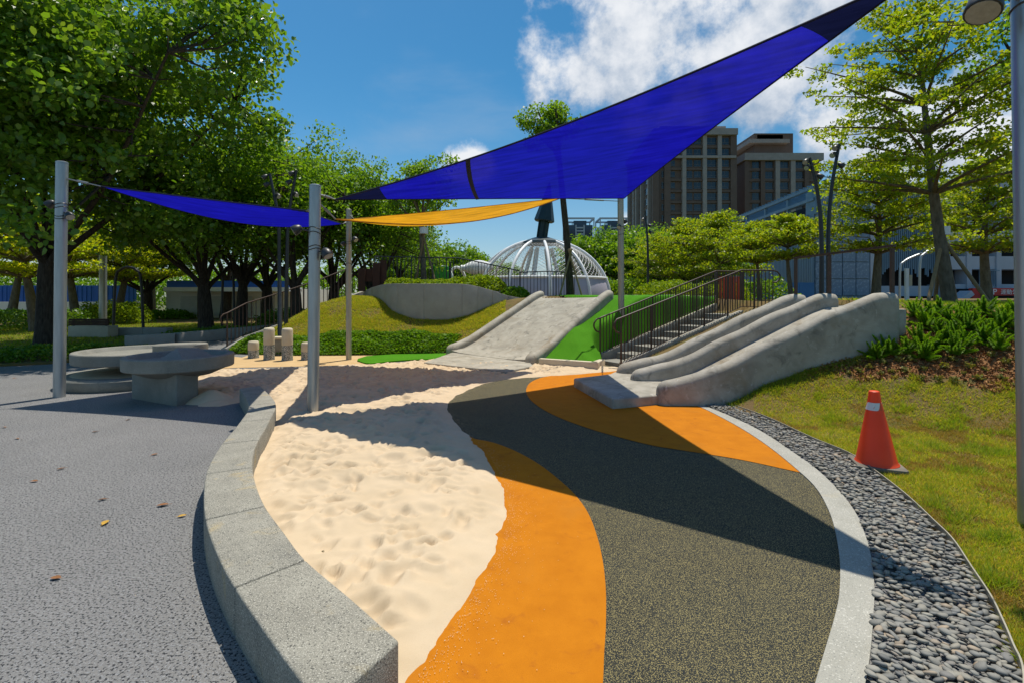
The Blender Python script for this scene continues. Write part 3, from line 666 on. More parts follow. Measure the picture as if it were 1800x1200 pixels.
# ================================================================ turf slope, its kerb and white edging
tx = np.arange(.3, 6.4, .05); ty = np.arange(10.3, 18.2, .05); TX, TY = np.meshgrid(tx, ty)
tk = sdist((TX[:-1, :-1]+TX[1:, 1:])/2, (TY[:-1, :-1]+TY[1:, 1:])/2, TURF) > -.02
turf_z = H(TX, TY)+.035
turf = link_mesh('turf_slope', gridmesh('turf_slope', TX, TY, turf_z, tk), m_turf); turf['kind'] = 'structure'
kp = [Vector((.60, 10.92, 0)), Vector((1.80, 10.30, 0)), Vector((2.06, 10.74, 0))]
mb = MB()
for a, b in zip(kp, kp[1:]):
    d_ = (b-a).normalized(); n_ = Vector((-d_.y, d_.x, 0))*.14; mb.obox(a-Vector((0, 0, .06)), b-a+d_*.03, n_, Vector((0, 0, .25)))
tag(mb.build('turf_kerb', m_cream, base=kp[0], bevel=.008), 'cream concrete kerb along the foot of the green turf slope', 'kerb')
wp = spline([Vector((x, y, 0)) for x, y in ((6.1, 14.5), (5.75, 15.0), (5.3, 15.9), (4.75, 17.2), (4.2, 18))], 6); rings = []
for i, p in enumerate(wp):
    t = (wp[min(i+1, len(wp)-1)]-wp[max(i-1, 0)]).normalized(); n_ = Vector((-t.y, t.x, 0))*.05; z = H1(p.x, p.y)
    rings.append([Vector((p.x-n_.x, p.y-n_.y, z-.1)), Vector((p.x+n_.x, p.y+n_.y, z-.1)), Vector((p.x+n_.x, p.y+n_.y, z+.06)), Vector((p.x-n_.x, p.y-n_.y, z+.06))])
tag(MB().loft(rings).build('path_edging', m_cream, base=wp[0]), 'pale curved edging along the top of the turf slope', 'edging')

# ================================================================ stairs and railings
def railing(name, label, pts, h, spacing, m, curl_start=False, curl_end=False, r=.02, bar=.011, posts=None, group=None, cat='railing', bottom=.09, topr=None):
    pts = [Vector(p) for p in pts]; t = thing(name, label, cat, pts[0], group); up = Vector((0, 0, h))
    top = [p+up for p in pts]; d0 = (pts[1]-pts[0]); d0.z = 0; d0.normalize(); d1 = (pts[-1]-pts[-2]); d1.z = 0; d1.normalize()
    path = top
    def hook(p, d): return [p+d*.0+Vector((0, 0, -.33)), p+d*.12+Vector((0, 0, -.31)), p+d*.20+Vector((0, 0, -.22)), p+d*.20+Vector((0, 0, -.12)), p+d*.12+Vector((0, 0, -.03))]
    if curl_start: path = spline(hook(top[0], -d0), 3)+path
    if curl_end: path = path+spline(hook(top[-1], d1), 3)[::-1]
    MB().tube(path, topr or r, 8).build('handrail', m, t)
    if bottom: MB().tube([p+Vector((0, 0, bottom)) for p in pts], bar, 6).build('bottom_rail', m, t)
    me = None; seglen = [(b-a).xy.length for a, b in zip(pts, pts[1:])]; tot = sum(seglen); n = max(2, int(tot/spacing))
    bb = MB(); bb.box((0, 0, (h+bottom)/2), (bar*1.7, bar*1.7, h-bottom)); pb = MB(); pb.box((0, 0, h/2-.05), (.036, .036, h+.1)); bme = pme = None
    for k in range(n+1):
        s = tot*k/n
        for a, b, l in zip(pts, pts[1:], seglen):
            if s <= l+1e-6: p = a.lerp(b, s/l if l else 0); break
            s -= l
        isp = posts and k % posts == 0
        if isp:
            if pme is None: o = pb.build('post', m, t, smooth=0); o.data.transform(Matrix.Translation(org(t))); pme = o.data
            else: o = link_mesh('post', pme, None, t)
        else:
            if bme is None: o = bb.build('baluster', m, t, smooth=0); o.data.transform(Matrix.Translation(org(t))); bme = o.data
            else: o = link_mesh('baluster', bme, None, t)
        o.location = p-org(t)
    return t
n0, n1, n2 = Vector((2.44, 10.82, -.03)), Vector((6.22, 13.12, 1.08)), Vector((7.12, 13.2, 1.13))
f0, f1, f2 = Vector((2.13, 11.68, .06)), Vector((6.05, 14.35, 1.25)), Vector((6.9, 14.6, 1.30))
dst = (n1-n0); dst.z = 0; run = dst.length; dst.normalize(); nst = Vector((-dst.y, dst.x, 0))
stt = thing('stairway', 'concrete steps climbing the mound between two brown railings', 'stairs', n0)
NS = 8
for k in range(NS):
    a = n0+dst*(run*k/NS)+nst*.08; w_ = .62+.10*k/NS; MB().obox(Vector((a.x, a.y, -.25+1.15*k/NS)), dst*(run/NS+.05), nst*w_, Vector((0, 0, .2+1.15/NS))).build('step', m_cream if k % 9 == 99 else m_smooth2, stt, bevel=.008)
for a, b, s_ in ((n0, n1, -.07), (f0, f1, -.07)):
    o_ = nst*s_; mb = MB(); mb.add([a+o_+Vector((0, 0, -.35)), a-o_+Vector((0, 0, -.35)), a-o_+Vector((0, 0, .15)), a+o_+Vector((0, 0, .15)), b+o_+Vector((0, 0, -.4)), b-o_+Vector((0, 0, -.4)), b-o_+Vector((0, 0, .12)), b+o_+Vector((0, 0, .12))],
           [(0, 1, 2, 3), (7, 6, 5, 4), (0, 4, 5, 1), (1, 5, 6, 2), (2, 6, 7, 3), (3, 7, 4, 0)]); mb.build('stringer', m_smooth, stt, bevel=.008)
up_ = Vector((0, 0, .13))
railing('stair_railing', 'brown metal stair railing nearest the triple-railed slide', [n0+up_*.4, n1+up_, n2+up_*.6], 1.08, .105, m_bronze, True, True, posts=9)
railing('stair_railing', 'brown metal stair railing on the turf side of the steps', [f0+up_*.4, f1+up_, f2+up_*.6], .95, .105, m_bronze, True, False, posts=9)
# grab bar over the head of the double slide
gb = thing('grab_bar', 'brown metal bar on posts across the top of the concrete double slide', 'bar', (5.42, 9.2, 1.6))
pA, pM, pB = Vector((5.40, 9.2, 1.60)), Vector((5.50, 8.38, 1.60)), Vector((5.62, 7.15, 1.60))
for p in (pA, pM, pB): MB().box(p+Vector((0, 0, .345)), (.045, .045, .71)).build('post', m_bronze, gb)
MB().bar(pA+Vector((-.01, .04, .715)), pB+Vector((.01, -.04, .735)), .045, .035).build('crossbar', m_bronze, gb)

# ================================================================ sand play tables
pt = thing('play_table', 'round grey concrete play table on a square block beside the sand', 'table', (-5.2, 7.5, 0))
MB().prism([W(231, 700), W(310, 713.5), W(349, 704), (-5.62, 8.0)], -.02, .46).build('pedestal', m_smooth2, pt, bevel=.02, seg=3)
c_ = Vector((-5.2, 7.58, 0))
mb = MB(); mb.lathe([(.44, .38), (.68, .485), (.725, .492), (.735, .505), (.738, .67), (.730, .684), (.715, .69), (.655, .69), (.64, .682), (.60, .61), (.02, .60)], c_, 56); mb.build('top', m_smooth2, pt, smooth=22)
mb = MB(); mb.add([c_+Vector((-.12, -.35, .63)), c_+Vector((.20, -.25, .63)), c_+Vector((.30, .35, .63)), c_+Vector((.0, .40, .63)), c_+Vector((-.02, -.05, .80)), c_+Vector((.12, .25, .77))],
    [(0, 1, 4), (1, 2, 5, 4), (2, 3, 5), (3, 0, 4, 5)]); mb.build('ridge', m_smooth2, pt, smooth=0, bevel=.015)
pt2 = thing('play_table', 'wider round concrete basin table behind the front one on a disc base', 'table', (-6.95, 9.0, 0)); c2 = Vector((-6.95, 9.0, 0))
mb = MB(); mb.lathe([(1.02, -.02), (1.05, .02), (1.07, .10), (1.07, .17), (1.05, .20), (.98, .21), (.90, .205), (.3, .205)], c2+Vector((-.1, 0, 0)), 48); mb.build('base', m_smooth2, pt2, smooth=28)
mb = MB(); mb.lathe([(.88, .206), (.80, .222), (.4, .235), (.05, .24)], c2+Vector((-.1, 0, 0)), 36); mb.build('sand_fill', m_sand, pt2, smooth=60)
MB().lathe([(.35, .18), (.36, .42), (.4, .5)], c2+Vector((.35, .1, 0)), 24).build('pedestal', m_smooth2, pt2)
mb = MB(); mb.lathe([(.60, .36), (.90, .405), (.94, .412), (.952, .425), (.955, .59), (.945, .605), (.93, .61), (.86, .61), (.845, .602), (.80, .54), (.02, .53)], c2, 56); mb.build('top', m_smooth2, pt2, smooth=22)
mb = MB(); mb.lathe([(.30, .52), (.30, .66), (.28, .68), (.1, .69)], c2+Vector((.55, .35, 0)), 28, 1.5, .8, .5); mb.build('ridge', m_smooth2, pt2, smooth=40)
mb = MB(); mb.lathe([(.34, 0.0), (.25, .05), (.13, .12), (.05, .165), (.012, .175)], W(372, 704)+Vector((0, 0, 0)), 28, 1.15, .8, .2)
sp = mb.build('sand_heap', m_sand, base=W(372, 704), smooth=60); tag(sp, 'small heap of sand beside the play table block', 'sand heap')

# ================================================================ bollards
m_mosaic = mat('pebble_mosaic', [(.07, .09, .09), (.26, .27, .24), (.50, .49, .44)], scale=58, detail=1, rough=.7, bump=.6, bscale=58, lo=.40, hi=.60)
def bollard(px, py, h, label):
    b = W(px, py, .0); t = thing('bollard', label, 'bollard', b, 'mosaic bollards by the hedge'); r = .128; s = h*.47
    MB().lathe([(r*1.06, -.03), (r*1.06, .01), (r, .05), (r, s)], b, 20).build('mosaic_base', m_mosaic, t)
    MB().lathe([(r*1.01, s+.002), (r*1.02, s+.02), (r*1.02, h-.07), (r*.97, h-.03), (r*.82, h-.006), (r*.4, h)], b, 20).build('cap', m_cream, t, smooth=60)
bollard(445.5, 629, .44, 'short mosaic bollard at the left end of the row')
bollard(473, 632, .80, 'tall mosaic bollard second from the left, beside the short left one')
bollard(505, 633, .80, 'tall mosaic bollard just right of the small concrete box')
bollard(539, 632, .44, 'short mosaic bollard half hidden behind the steel post')
bxp = Vector((-6.3, 13.15, 0)); bx = thing('service_box', 'small square concrete box among the bollards', 'box', bxp)
MB().box(bxp+Vector((0, 0, .20)), (.36, .3, .46)).build('body', m_smooth2, bx, bevel=.01); MB().box(bxp+Vector((0, 0, .46)), (.44, .38, .055)).build('lid', m_cream, bx, bevel=.01)

# ================================================================ mound: ramp wall, retaining wall, fences
rp = [D(398, 612, 13.9), D(432, 592, 14.5), D(500, 568, 15.3), D(566, 543, 16.1), D(620, 519, 16.9), D(640, 512, 17.2), D(652, 506, 16.6)]
rw = thing('ramp_wall', 'sloping grey concrete wall rising along the left side of the mound', 'wall', rp[0].xy.to_3d())
for a, b in zip(rp, rp[1:]):
    d_ = (b-a); d_.z = 0; d_.normalize(); n_ = Vector((-d_.y, d_.x, 0))*.22; a_ = a+d_*.004
    mb = MB(); mb.add([a_+Vector((0, 0, -1.0)), b+Vector((0, 0, -1.0)), b, a_, a_+n_+Vector((0, 0, -1.0)), b+n_+Vector((0, 0, -1.0)), b+n_, a_+n_],
                      [(0, 1, 2, 3), (7, 6, 5, 4), (0, 4, 5, 1), (1, 5, 6, 2), (2, 6, 7, 3), (3, 7, 4, 0)]); mb.build('panel', m_wallc, rw, bevel=.008)
wp_px = [(652, 506, 16.6), (675, 500, 15.6), (698, 499, 15.1), (745, 499, 14.85), (812, 499.5, 14.9), (840, 504, 15.1), (866, 511, 15.3), (893, 520, 15.5), (930, 526, 15.9)]
tp = spline([D(x, y, Y) for x, y, Y in wp_px], 3)
rt = thing('retaining_wall', 'curved grey concrete retaining wall across the top of the grass slope', 'wall', tp[6].xy.to_3d())
for j in range(0, len(tp)-1, 3):
    rings = []
    for i in range(j, j+4):
        p = tp[i].copy(); d_ = tp[min(i+1, len(tp)-1)]-tp[max(i-1, 0)]; d_.z = 0; d_.normalize(); n_ = Vector((-d_.y, d_.x, 0))*.2
        if i == j: p += d_*.004
        rings.append([p+Vector((0, 0, -1.4)), p+n_+Vector((0, 0, -1.4)), p+n_, p])
    MB().loft(rings).build('panel', m_wallc, rt, bevel=.008)
fl = [p+Vector((-.05, .12, 0)) for p in (rp[0], rp[1], rp[2], rp[3], rp[4])]
railing('ramp_railing', 'brown metal railing climbing the ramp wall on the left', fl, 1.0, .13, m_bronze, True, False, posts=9)
fz = 1.95
fence = [Vector((-4.9, 17.3, fz)), Vector((-3.6, 17.6, fz)), Vector((-2.0, 18.0, fz)), Vector((-1.1, 17.6, 1.75)), Vector((0.1, 16.9, 1.45)), Vector((.25, 16.7, 1.4))]
railing('mound_fence', 'dark metal fence of thin bars above the retaining wall', fence, 1.05, .125, m_black, posts=10, cat='fence')
railing('mound_fence', 'short dark metal fence in front of the white dome', [Vector((.3, 17.6, 1.45)), Vector((1.4, 17.9, 1.5)), Vector((2.4, 18.6, 1.5))], 1.0, .13, m_black, posts=11, cat='fence')
cp = thing('corten_screen', 'dark rusty brown plate screen with cut-outs at the top of the ramp', 'screen', (-5.4, 17.4, 1.6))
for k, (x0, x1, z0, z1) in enumerate(((629, 642, 1.75, 2.55), (642, 655, 2.1, 2.55), (655, 668, 1.75, 2.75), (668, 679.5, 1.75, 2.85))):
    a = D(x0, 500, 17.0+.1*(k % 2)); b = D(x1, 500, 17.0+.1*(k % 2)); MB().obox((a.x, a.y, z0), (b.x-a.x-.01, 0, 0), (0, .06, 0), (0, 0, z1-z0)).build('plate', m_corten, cp, smooth=0)

# red slatted play panel behind the stair railing
m_red = mat('red_orange_paint', [(.50, .055, .018), (.60, .075, .022)], scale=4, rough=.5)
rpn = thing('slatted_screen', 'red slatted screen behind the stair railing', 'screen', (7.3, 16.2, 1.4))
for k in range(6):
    x = 6.98+k*.118; MB().box((x, 16.2, 1.83), (.095, .03, .82)).build('slat', m_red, rpn, smooth=0)
MB().box((6.85, 16.2, 1.85), (.09, .09, 1.1)).build('post', m_bronze, rpn); MB().box((7.72, 16.2, 1.85), (.09, .09, 1.1)).build('post', m_bronze, rpn)

# ================================================================ lamp masts
def mast(label, specs, grp='twin lamp masts'):
    for (lb, pts, lamps) in specs:
        pts = spline(pts, 4); t = thing('lamp_mast', lb, 'lamp post', pts[0], grp); MB().tube(pts, [lerp(.062, .04, i/(len(pts)-1)) for i in range(len(pts))], 10).build('pole', m_black, t)
        for (f, off, aim) in lamps:
            p = pts[int(f*(len(pts)-1))]; o = Vector(off); floodlight(t, p+o, aim, .075, .16, p)
LM = [(1.0, (-.12, -.05, -.1), (-.6, -.4, -.6)), (.86, (.13, -.05, 0), (.6, -.4, -.6)), (.93, (-.13, -.05, 0), (-.7, -.3, -.5))]
mast('', [('dark lamp mast bending left beside the bollards', [W(492, 596, .35), D(491, 480, 14.6), D(489, 385, 14.6), D(474, 306, 14.6)], LM),
          ('dark lamp mast bending right beside the bollards', [D(503, 590, 14.8), D(504, 480, 14.8), D(507, 385, 14.8), D(521, 300, 14.8)], LM)])
mast('', [('black lamp mast bending left above the double slide', [D(1444, 545, 13), D(1444, 420, 13), D(1438, 345, 13), D(1423, 278, 13)], LM),
          ('black lamp mast bending right above the double slide', [D(1457, 545, 13.2), D(1456, 410, 13.2), D(1462, 330, 13.2), D(1475, 254, 13.2)], LM)])
mast('', [('slim dark lamp mast among the trees right of the dome', [D(1139, 545, 22), D(1139, 470, 22), D(1138, 420, 22), D(1134, 375, 22)], [(.9, (.13, -.05, 0), (.6, -.4, -.6)), (.95, (-.13, -.05, 0), (-.6, -.4, -.6)), (.8, (.13, -.05, 0), (.6, -.4, -.6))])], 'slim masts')
# dark hooped frames on the left lawn
for k, (xa, xb, yt, yb, Y, lb) in enumerate(((199, 252, 470, 565, 21.5, 'dark metal hoop standing on the left lawn'), (390, 412, 470, 560, 24.5, 'narrow dark metal hoop between the tree trunks'))):
    a, b = D(xa, yb, Y), D(xb, yb, Y); a.z = b.z = .0; zt = D(xa, yt, Y).z
    path = spline([a, Vector((lerp(a.x, b.x, .08), Y, zt-.55)), Vector((lerp(a.x, b.x, .25), Y, zt-.12)), Vector((lerp(a.x, b.x, .5), Y, zt)), Vector((lerp(a.x, b.x, .75), Y, zt-.12)), Vector((lerp(a.x, b.x, .92), Y, zt-.55)), b], 5)
    t = thing('metal_hoop', lb, 'frame', a); MB().tube(path, .06, 10).build('hoop', m_black, t)
    for q in (a, b): MB().lathe([(.13, 0), (.13, .06), (.08, .075)], q, 14).build('foot_plate', m_black, t)
sp_ = thing('steel_pole', 'thick grey steel pole on the lawn behind the big left tree', 'pole', D(181, 560, 24).xy.to_3d())
q = D(181, 560, 24); MB().tube([Vector((q.x, q.y, 0)), Vector((q.x, q.y, 3.6))], .16, 14).build('shaft', m_steel, sp_); MB().lathe([(.26, 0), (.26, .05), (.17, .08)], (q.x, q.y, .02), 14).build('base_plate', m_steel, sp_)

# ================================================================ white dome with dark spire
m_lilac = mat('lilac_fabric', [(.46, .43, .52), (.54, .51, .60)], scale=1.5, rough=.8)
m_spire = mat('dark_green_metal', [(.010, .026, .030), (.018, .040, .044)], scale=3, rough=.45, spec=.5)
dc = Vector((1.55, 25.2, 1.35)); Rd = 3.2; zs = .98
dm = thing('climbing_dome', 'white ribbed climbing dome with lilac lower panels and a dark spire on top', 'dome', dc)
def dome(a, e, r=Rd): return dc+Vector((math.cos(a)*math.cos(e)*r*1.12, math.sin(a)*math.cos(e)*r, math.sin(e)*r*zs))
nr = 11
for k in range(nr):
    a = 2*math.pi*(k+.35)/nr; MB().tube([dome(a, e) for e in np.linspace(0, R(84), 14)], .075, 8).build('rib', m_white, dm)
MB().tube([dome(a, R(21)) for a in np.linspace(0, 2*math.pi, 49)], .06, 8, False).build('ring', m_white, dm)
for k in range(nr):
    a0 = 2*math.pi*(k+.35)/nr; a1 = a0+2*math.pi/nr
    rows = [[dome(lerp(a0, a1, f), e, Rd-.03) for f in np.linspace(.02, .98, 6)] for e in np.linspace(0, R(20), 5)]
    MB().loft(rows, closed=False, cap=False).build('fabric_panel', m_lilac, dm, smooth=180)
mb = MB()
for k in range(60):
    for sg in (1, -1):
        a0 = 2*math.pi*k/60; mb.tube([dome(a0+sg*f*1.5, lerp(R(22), R(80), f), Rd-.06) for f in np.linspace(0, 1, 12)], 0.0065, 3, False)
nn_ = mb.build('rope_net', m_white, dm, smooth=0); nn_['kind'] = 'stuff'
for k in range(6):   # climbing posts inside
    a = k*1.05; p = dc+Vector((math.cos(a)*1.2, math.sin(a)*1.2, 0)); MB().tube([p, p+Vector((-math.cos(a)*.7, -math.sin(a)*.7, 2.7))], .10, 8).build('inner_post', m_white, dm)
tp_ = dc+Vector((0, 0, Rd)); cap = MB().lathe([(1.15, -.28), (1.1, -.17), (.55, .02), (.42, .06)], tp_, 20).build('cap', m_spire, dm)
ax = Vector((.14, 0, 1)).normalized(); q0 = tp_+Vector((0, 0, .03))
MB().tube([q0, q0+ax*.9], .26, 10).build('stem', m_spire, dm)
for k in range(4):
    a = k*math.pi/2+.4; MB().tube([q0+Vector((math.cos(a)*.27, math.sin(a)*.27, 0)), q0+ax*.9+Vector((math.cos(a)*.27, math.sin(a)*.27, 0))], .05, 6).build('stem_rib', m_spire, dm)
MB().tube([q0+ax*.88, q0+ax*.92, q0+ax*1.9, q0+ax*2.9], [.50, .54, .30, .05], 9).build('spire', m_spire, dm, smooth=20)
# white tube slide to the left of the dome
ts = thing('tube_slide', 'silvery ribbed tube slide with white hoops left of the dome', 'slide', (-2.0, 24.5, 1.5))
for k, (px, w) in enumerate(((781, 30), (803, 32))):
    c0 = D(px, 500, 24+k*.7); w_ = w/850*24*.62; MB().tube([Vector((c0.x+math.cos(a)*w_, c0.y, 1.5+math.sin(a)*1.55)) for a in np.linspace(0, math.pi, 17)], .075, 8).build('hoop', m_white, ts)
aa, bb_ = D(810, 472, 24.2), D(866, 470, 24.6); n_ = 22
for k in range(n_):
    f = k/n_; f2 = (k+.9)/n_; rr = lambda f: .16+.22*math.sin(min(1, max(0, f*1.15-.1))*math.pi)
    MB().tube([aa.lerp(bb_, f), aa.lerp(bb_, (f+f2)/2), aa.lerp(bb_, f2)], [rr(f)*.97, rr(f)*1.03, rr(f)*.97], 14).build('tube_ring', m_white, ts)
gp = D(776, 474, 23.4); gbx = thing('play_box', 'small bright green box behind the fence on the mound', 'box', gp)
m_gr = mat('bright_green_panel', [(.04, .33, .03), (.06, .40, .04)], scale=3, rough=.5)
MB().box(gp+Vector((0, 0, -.25)), (.72, .4, .8)).build('box', m_gr, gbx, bevel=.02); MB().box(gp+Vector((-.42, 0, -.1)), (.1, .1, .9)).build('post', m_black, gbx); MB().box(gp+Vector((.42, 0, -.1)), (.1, .1, .9)).build('post', m_black, gbx)

# ================================================================ traffic cone
cb = W(1541, 812, .045); cz = H1(cb.x, cb.y); cb.z = cz+.012
m_cone = mat('orange_red_plastic', [(.78, .07, .016), (.86, .09, .02)], scale=3, rough=.45, spec=.45, stain=[(5, (.36, .05, .03), .62, .72)], trans=.2)
m_band = mat('worn_reflective_band', [(.62, .62, .62), (.75, .75, .74)], scale=8, rough=.4, stain=[(7, (.74, .08, .02), .47, .52), (30, (.6, .14, .08), .58, .68)])
m_rub = mat('grey_rubber_base', [(.13, .115, .09), (.20, .18, .14)], scale=8, rough=.85, bump=.2, bscale=50)
cn = thing('traffic_cone', 'worn orange red traffic cone on the lawn beside the pebbles', 'traffic cone', cb)
lean = Vector((-.035, .0, 1)).normalized()
def cone_ring(zs_, rs_): return [cb+lean*z for z in zs_], rs_
MB().prism([(cb.x+math.cos(a)*.255*(1 if k % 2 else 1), cb.y+math.sin(a)*.255) for k, a in enumerate([R(20+v) for v in (0, 8, 90, 98, 180, 188, 270, 278)])], cb.z, cb.z+.035).build('base', m_rub, cn, bevel=.008)
z_, r_ = cone_ring([.036, .05, .07, .53], [.175, .165, .158, .068]); MB().tube(z_, r_, 28).build('body', m_cone, cn)
z_, r_ = cone_ring([.531, .60], [.070, .056]); MB().tube(z_, r_, 28).build('reflective_band', m_band, cn)
z_, r_ = cone_ring([.601, .66, .70, .705], [.055, .047, .042, .034]); MB().tube(z_, r_, 28).build('tip', m_cone, cn)

# ================================================================ trees
m_bark = mat('dark_bark', [(.030, .022, .016), (.055, .042, .030), (.085, .068, .05)], scale=7, rough=.95, bump=.7, bscale=18, stretch=(3, 3, .6))
m_bark2 = mat('grey_bark', [(.10, .08, .055), (.16, .13, .09), (.20, .17, .12)], scale=6, rough=.95, bump=.5, bscale=20, stretch=(2, 2, .8))
lf_dark = leafmat('dark_green_leaves', [(0.0798, 0.182, 0.0143), (0.116, 0.243, 0.0198), (0.174, 0.297, 0.0286), (0.0986, 0.209, 0.0165), (0.217, 0.338, 0.0385), (0.102, 0.196, 0.0176)], .50, .33, .55)
lf_mid = leafmat('mid_green_leaves', [(0.098, 0.221, 0.0132), (0.14, 0.273, 0.0176), (0.196, 0.319, 0.022), (0.119, 0.234, 0.0143)], .52)
lf_yel = leafmat('yellow_green_leaves', [(0.161, 0.276, 0.011), (0.23, 0.333, 0.0143), (0.299, 0.356, 0.0176), (0.196, 0.287, 0.0132), (0.356, 0.356, 0.022)], .55, .45, .35)
lf_lime = leafmat('lime_leaves', [(0.252, 0.38, 0.0132), (0.36, 0.437, 0.0176), (0.456, 0.46, 0.022), (0.216, 0.322, 0.0132)], .6, .45, .3)
def unit(v): return v/np.maximum(np.linalg.norm(v, axis=1, keepdims=True), 1e-9)
def leaf_quads(c, size, g, up=1.0, droop=0.0, width=.34, six=False):
    n = len(c); nrm = unit(g.normal(size=(n, 3))+np.array([0, 0, up])); a = g.normal(size=(n, 3)); a[:, 2] -= droop
    a = unit(a-nrm*(a*nrm).sum(1, keepdims=True)); s = np.cross(nrm, a); sz = (size*g.uniform(.65, 1.25, n))[:, None]; w = width
    q = np.empty((n, 6, 3)); f = nrm*sz*.10
    q[:, 0] = c-a*sz*.5; q[:, 1] = c+s*sz*w*.92+f-a*sz*.20; q[:, 2] = c+s*sz*w*.80+f*.7+a*sz*.18; q[:, 3] = c+a*sz*.52-nrm*sz*.08; q[:, 4] = c-s*sz*w*.80+f*.7+a*sz*.18; q[:, 5] = c-s*sz*w*.92+f-a*sz*.20
    return (q if six else q[:, [0, 1, 3, 5]]).reshape(-1, 3)
def make_tree(name, label, base, seed, kind, Ht, th, tr, rad, ncl, nlf, leaf, ml, mb_, lean=(0, 0), off=(0, 0), group=None, cat='tree', tiers=6, clr=.62, squash=1.0, zlow=-.75, up=.9, droop=.5, cflat=.7, nlimb=8, top=.95):
    g = np.random.default_rng(seed); base = Vector(base); root = thing(name, label, cat, base, group); B = np.array(base)
    br = MB(); cl = []; cr = []; limbs = []
    ln = np.array([lean[0], lean[1], 0.0]); ofv = np.array([off[0], off[1], 0.0])
    def trunk_at(z): f = z/Ht; return B+ln*f+np.array([.06*math.sin(f*5+seed), .06*math.cos(f*4+seed), z])*np.array([1, 1, 1])
    if kind == 'dense':
        zt = th*1.05; tpts = [trunk_at(z) for z in np.linspace(-.25, zt, 7)]
        br.tube(tpts, [tr*1.35, tr*1.12, tr, tr*.95, tr*.9, tr*.85, tr*.7], 10)
        cen = B+ln*.6+ofv+np.array([0, 0, th+(Ht-th)*.5]); rv = np.array([rad, rad*squash, (Ht-th)*.5])
        ph = g.uniform(0, 6.28, 6)
        while len(cl) < ncl:
            d = g.normal(size=3); d /= np.linalg.norm(d); r = g.uniform()**.42
            az = math.atan2(d[1], d[0]); lump = .80+.13*math.sin(az*3+ph[0]+d[2]*2)+.12*math.sin(az*5+ph[1]-d[2]*3)+.10*math.sin(d[2]*6+ph[2]+az)
            if d[2] < zlow: continue
            cl.append(cen+d*r*rv*lump); cr.append(g.uniform(.6, 1.25)*clr)
        for k in range(nlimb):
            az = 2*math.pi*k/nlimb+g.uniform(-.3, .3); el = g.uniform(.05, 1.1) if k else 1.4; st = trunk_at(zt*g.uniform(.78, 1.0))
            en = cen+np.array([math.cos(az)*math.cos(el), math.sin(az)*math.cos(el), math.sin(el)-.25])*rv*.78
            md = st*.5+en*.5+np.array([0, 0, -.10*rad*(1-el)+.1]); pts = spline([Vector(st), Vector(st*.75+md*.25+np.array([0, 0, .1])), Vector(md+g.normal(size=3)*.12*rad*.3), Vector(en)], 5)
            br.tube(pts, [lerp(tr*.52, .03, (i/(len(pts)-1))**.8) for i in range(len(pts))], 7); limbs += [np.array(p) for p in pts[4:]]
    else:
        zt = Ht*top; tpts = [trunk_at(z) for z in np.linspace(-.2, zt, 12)]; br.tube(tpts, [lerp(tr*1.2, .025, (i/11)**.9) for i in range(12)], 9)
        for k in range(tiers):
            f = k/max(1, tiers-1); z = lerp(th, Ht*.96, f**.92); Rk = rad*(.80+.35*f if f < .3 else (1.0-(f-.3)*1.1))*g.uniform(.88, 1.1); nb = 7 if f < .8 else 5; a0 = g.uniform(0, 6.28)
            for b in range(nb):
                az = a0+2*math.pi*b/nb+g.uniform(-.25, .25); l = Rk*g.uniform(.75, 1.1); st = trunk_at(z-.3*rad*.3)
                dv = np.array([math.cos(az), math.sin(az), 0]); rise = (.20+.25*f)*l
                pts = [st+dv*l*t+ofv*f*t+np.array([0, 0, rise*(t**.7)]) for t in np.linspace(0, 1, 7)]
                br.tube([Vector(p) for p in pts], [lerp(tr*.30*(1-.5*f)+.012, .008, i/6) for i in range(7)], 6)
                limbs += pts[2:]
                for t in np.linspace(.30, 1.02, max(4, int(l/.42))):
                    sd = np.array([-dv[1], dv[0], 0])*g.uniform(-1, 1)*l*.36*(.4+t*.6)
                    cl.append(st+dv*l*t+ofv*f*t+sd+np.array([0, 0, rise*(t**.7)+.06+g.uniform(-.08, .10)])); cr.append(g.uniform(.7, 1.2)*clr)
    cl = np.array(cl); cr = np.array(cr); LA = np.array(limbs)
    for i in range(0, len(cl), 1 if kind == 'dense' else 3):
        dd = ((LA-cl[i])**2).sum(1); j = int(dd.argmin()); p, q = LA[j], cl[i]; L_ = math.sqrt(dd[j])
        if .1 < L_ < rad: br.tube([Vector(p), Vector((p+q)/2+g.normal(size=3)*.06*L_-np.array([0, 0, .05*L_])), Vector(q)], [.012+.012*L_, .010+.006*L_, .006], 5, False)
    br.build('trunk', mb_, root, smooth=60)
    per = g.multinomial(nlf, cr**2/np.sum(cr**2)); idx = np.repeat(np.arange(len(cl)), per); n = len(idx)
    d = unit(g.normal(size=(n, 3)))*(g.uniform(size=(n, 1))**.5); d[:, 2] *= cflat
    c = cl[idx]+d*cr[idx][:, None]; c = c[c[:, 2] > B[2]+.25]
    six = nlf > 60000; me = npmesh('crown', leaf_quads(c, leaf, g, up, droop, .36, six)-B, 6 if six else 4); link_mesh('crown', me, ml, root)
    return root
def clone(root, base, rz, sc, label, group=None):
    c = copy_tree(root); c.location = base; c.rotation_euler = (0, 0, rz); c.scale = (sc, sc, sc) if not isinstance(sc, tuple) else sc; c['label'] = label
    if group: c['group'] = group
    ORG[c.name] = Vector(base); return c
def gx(px, Y): return (px-900)/FPX*Y
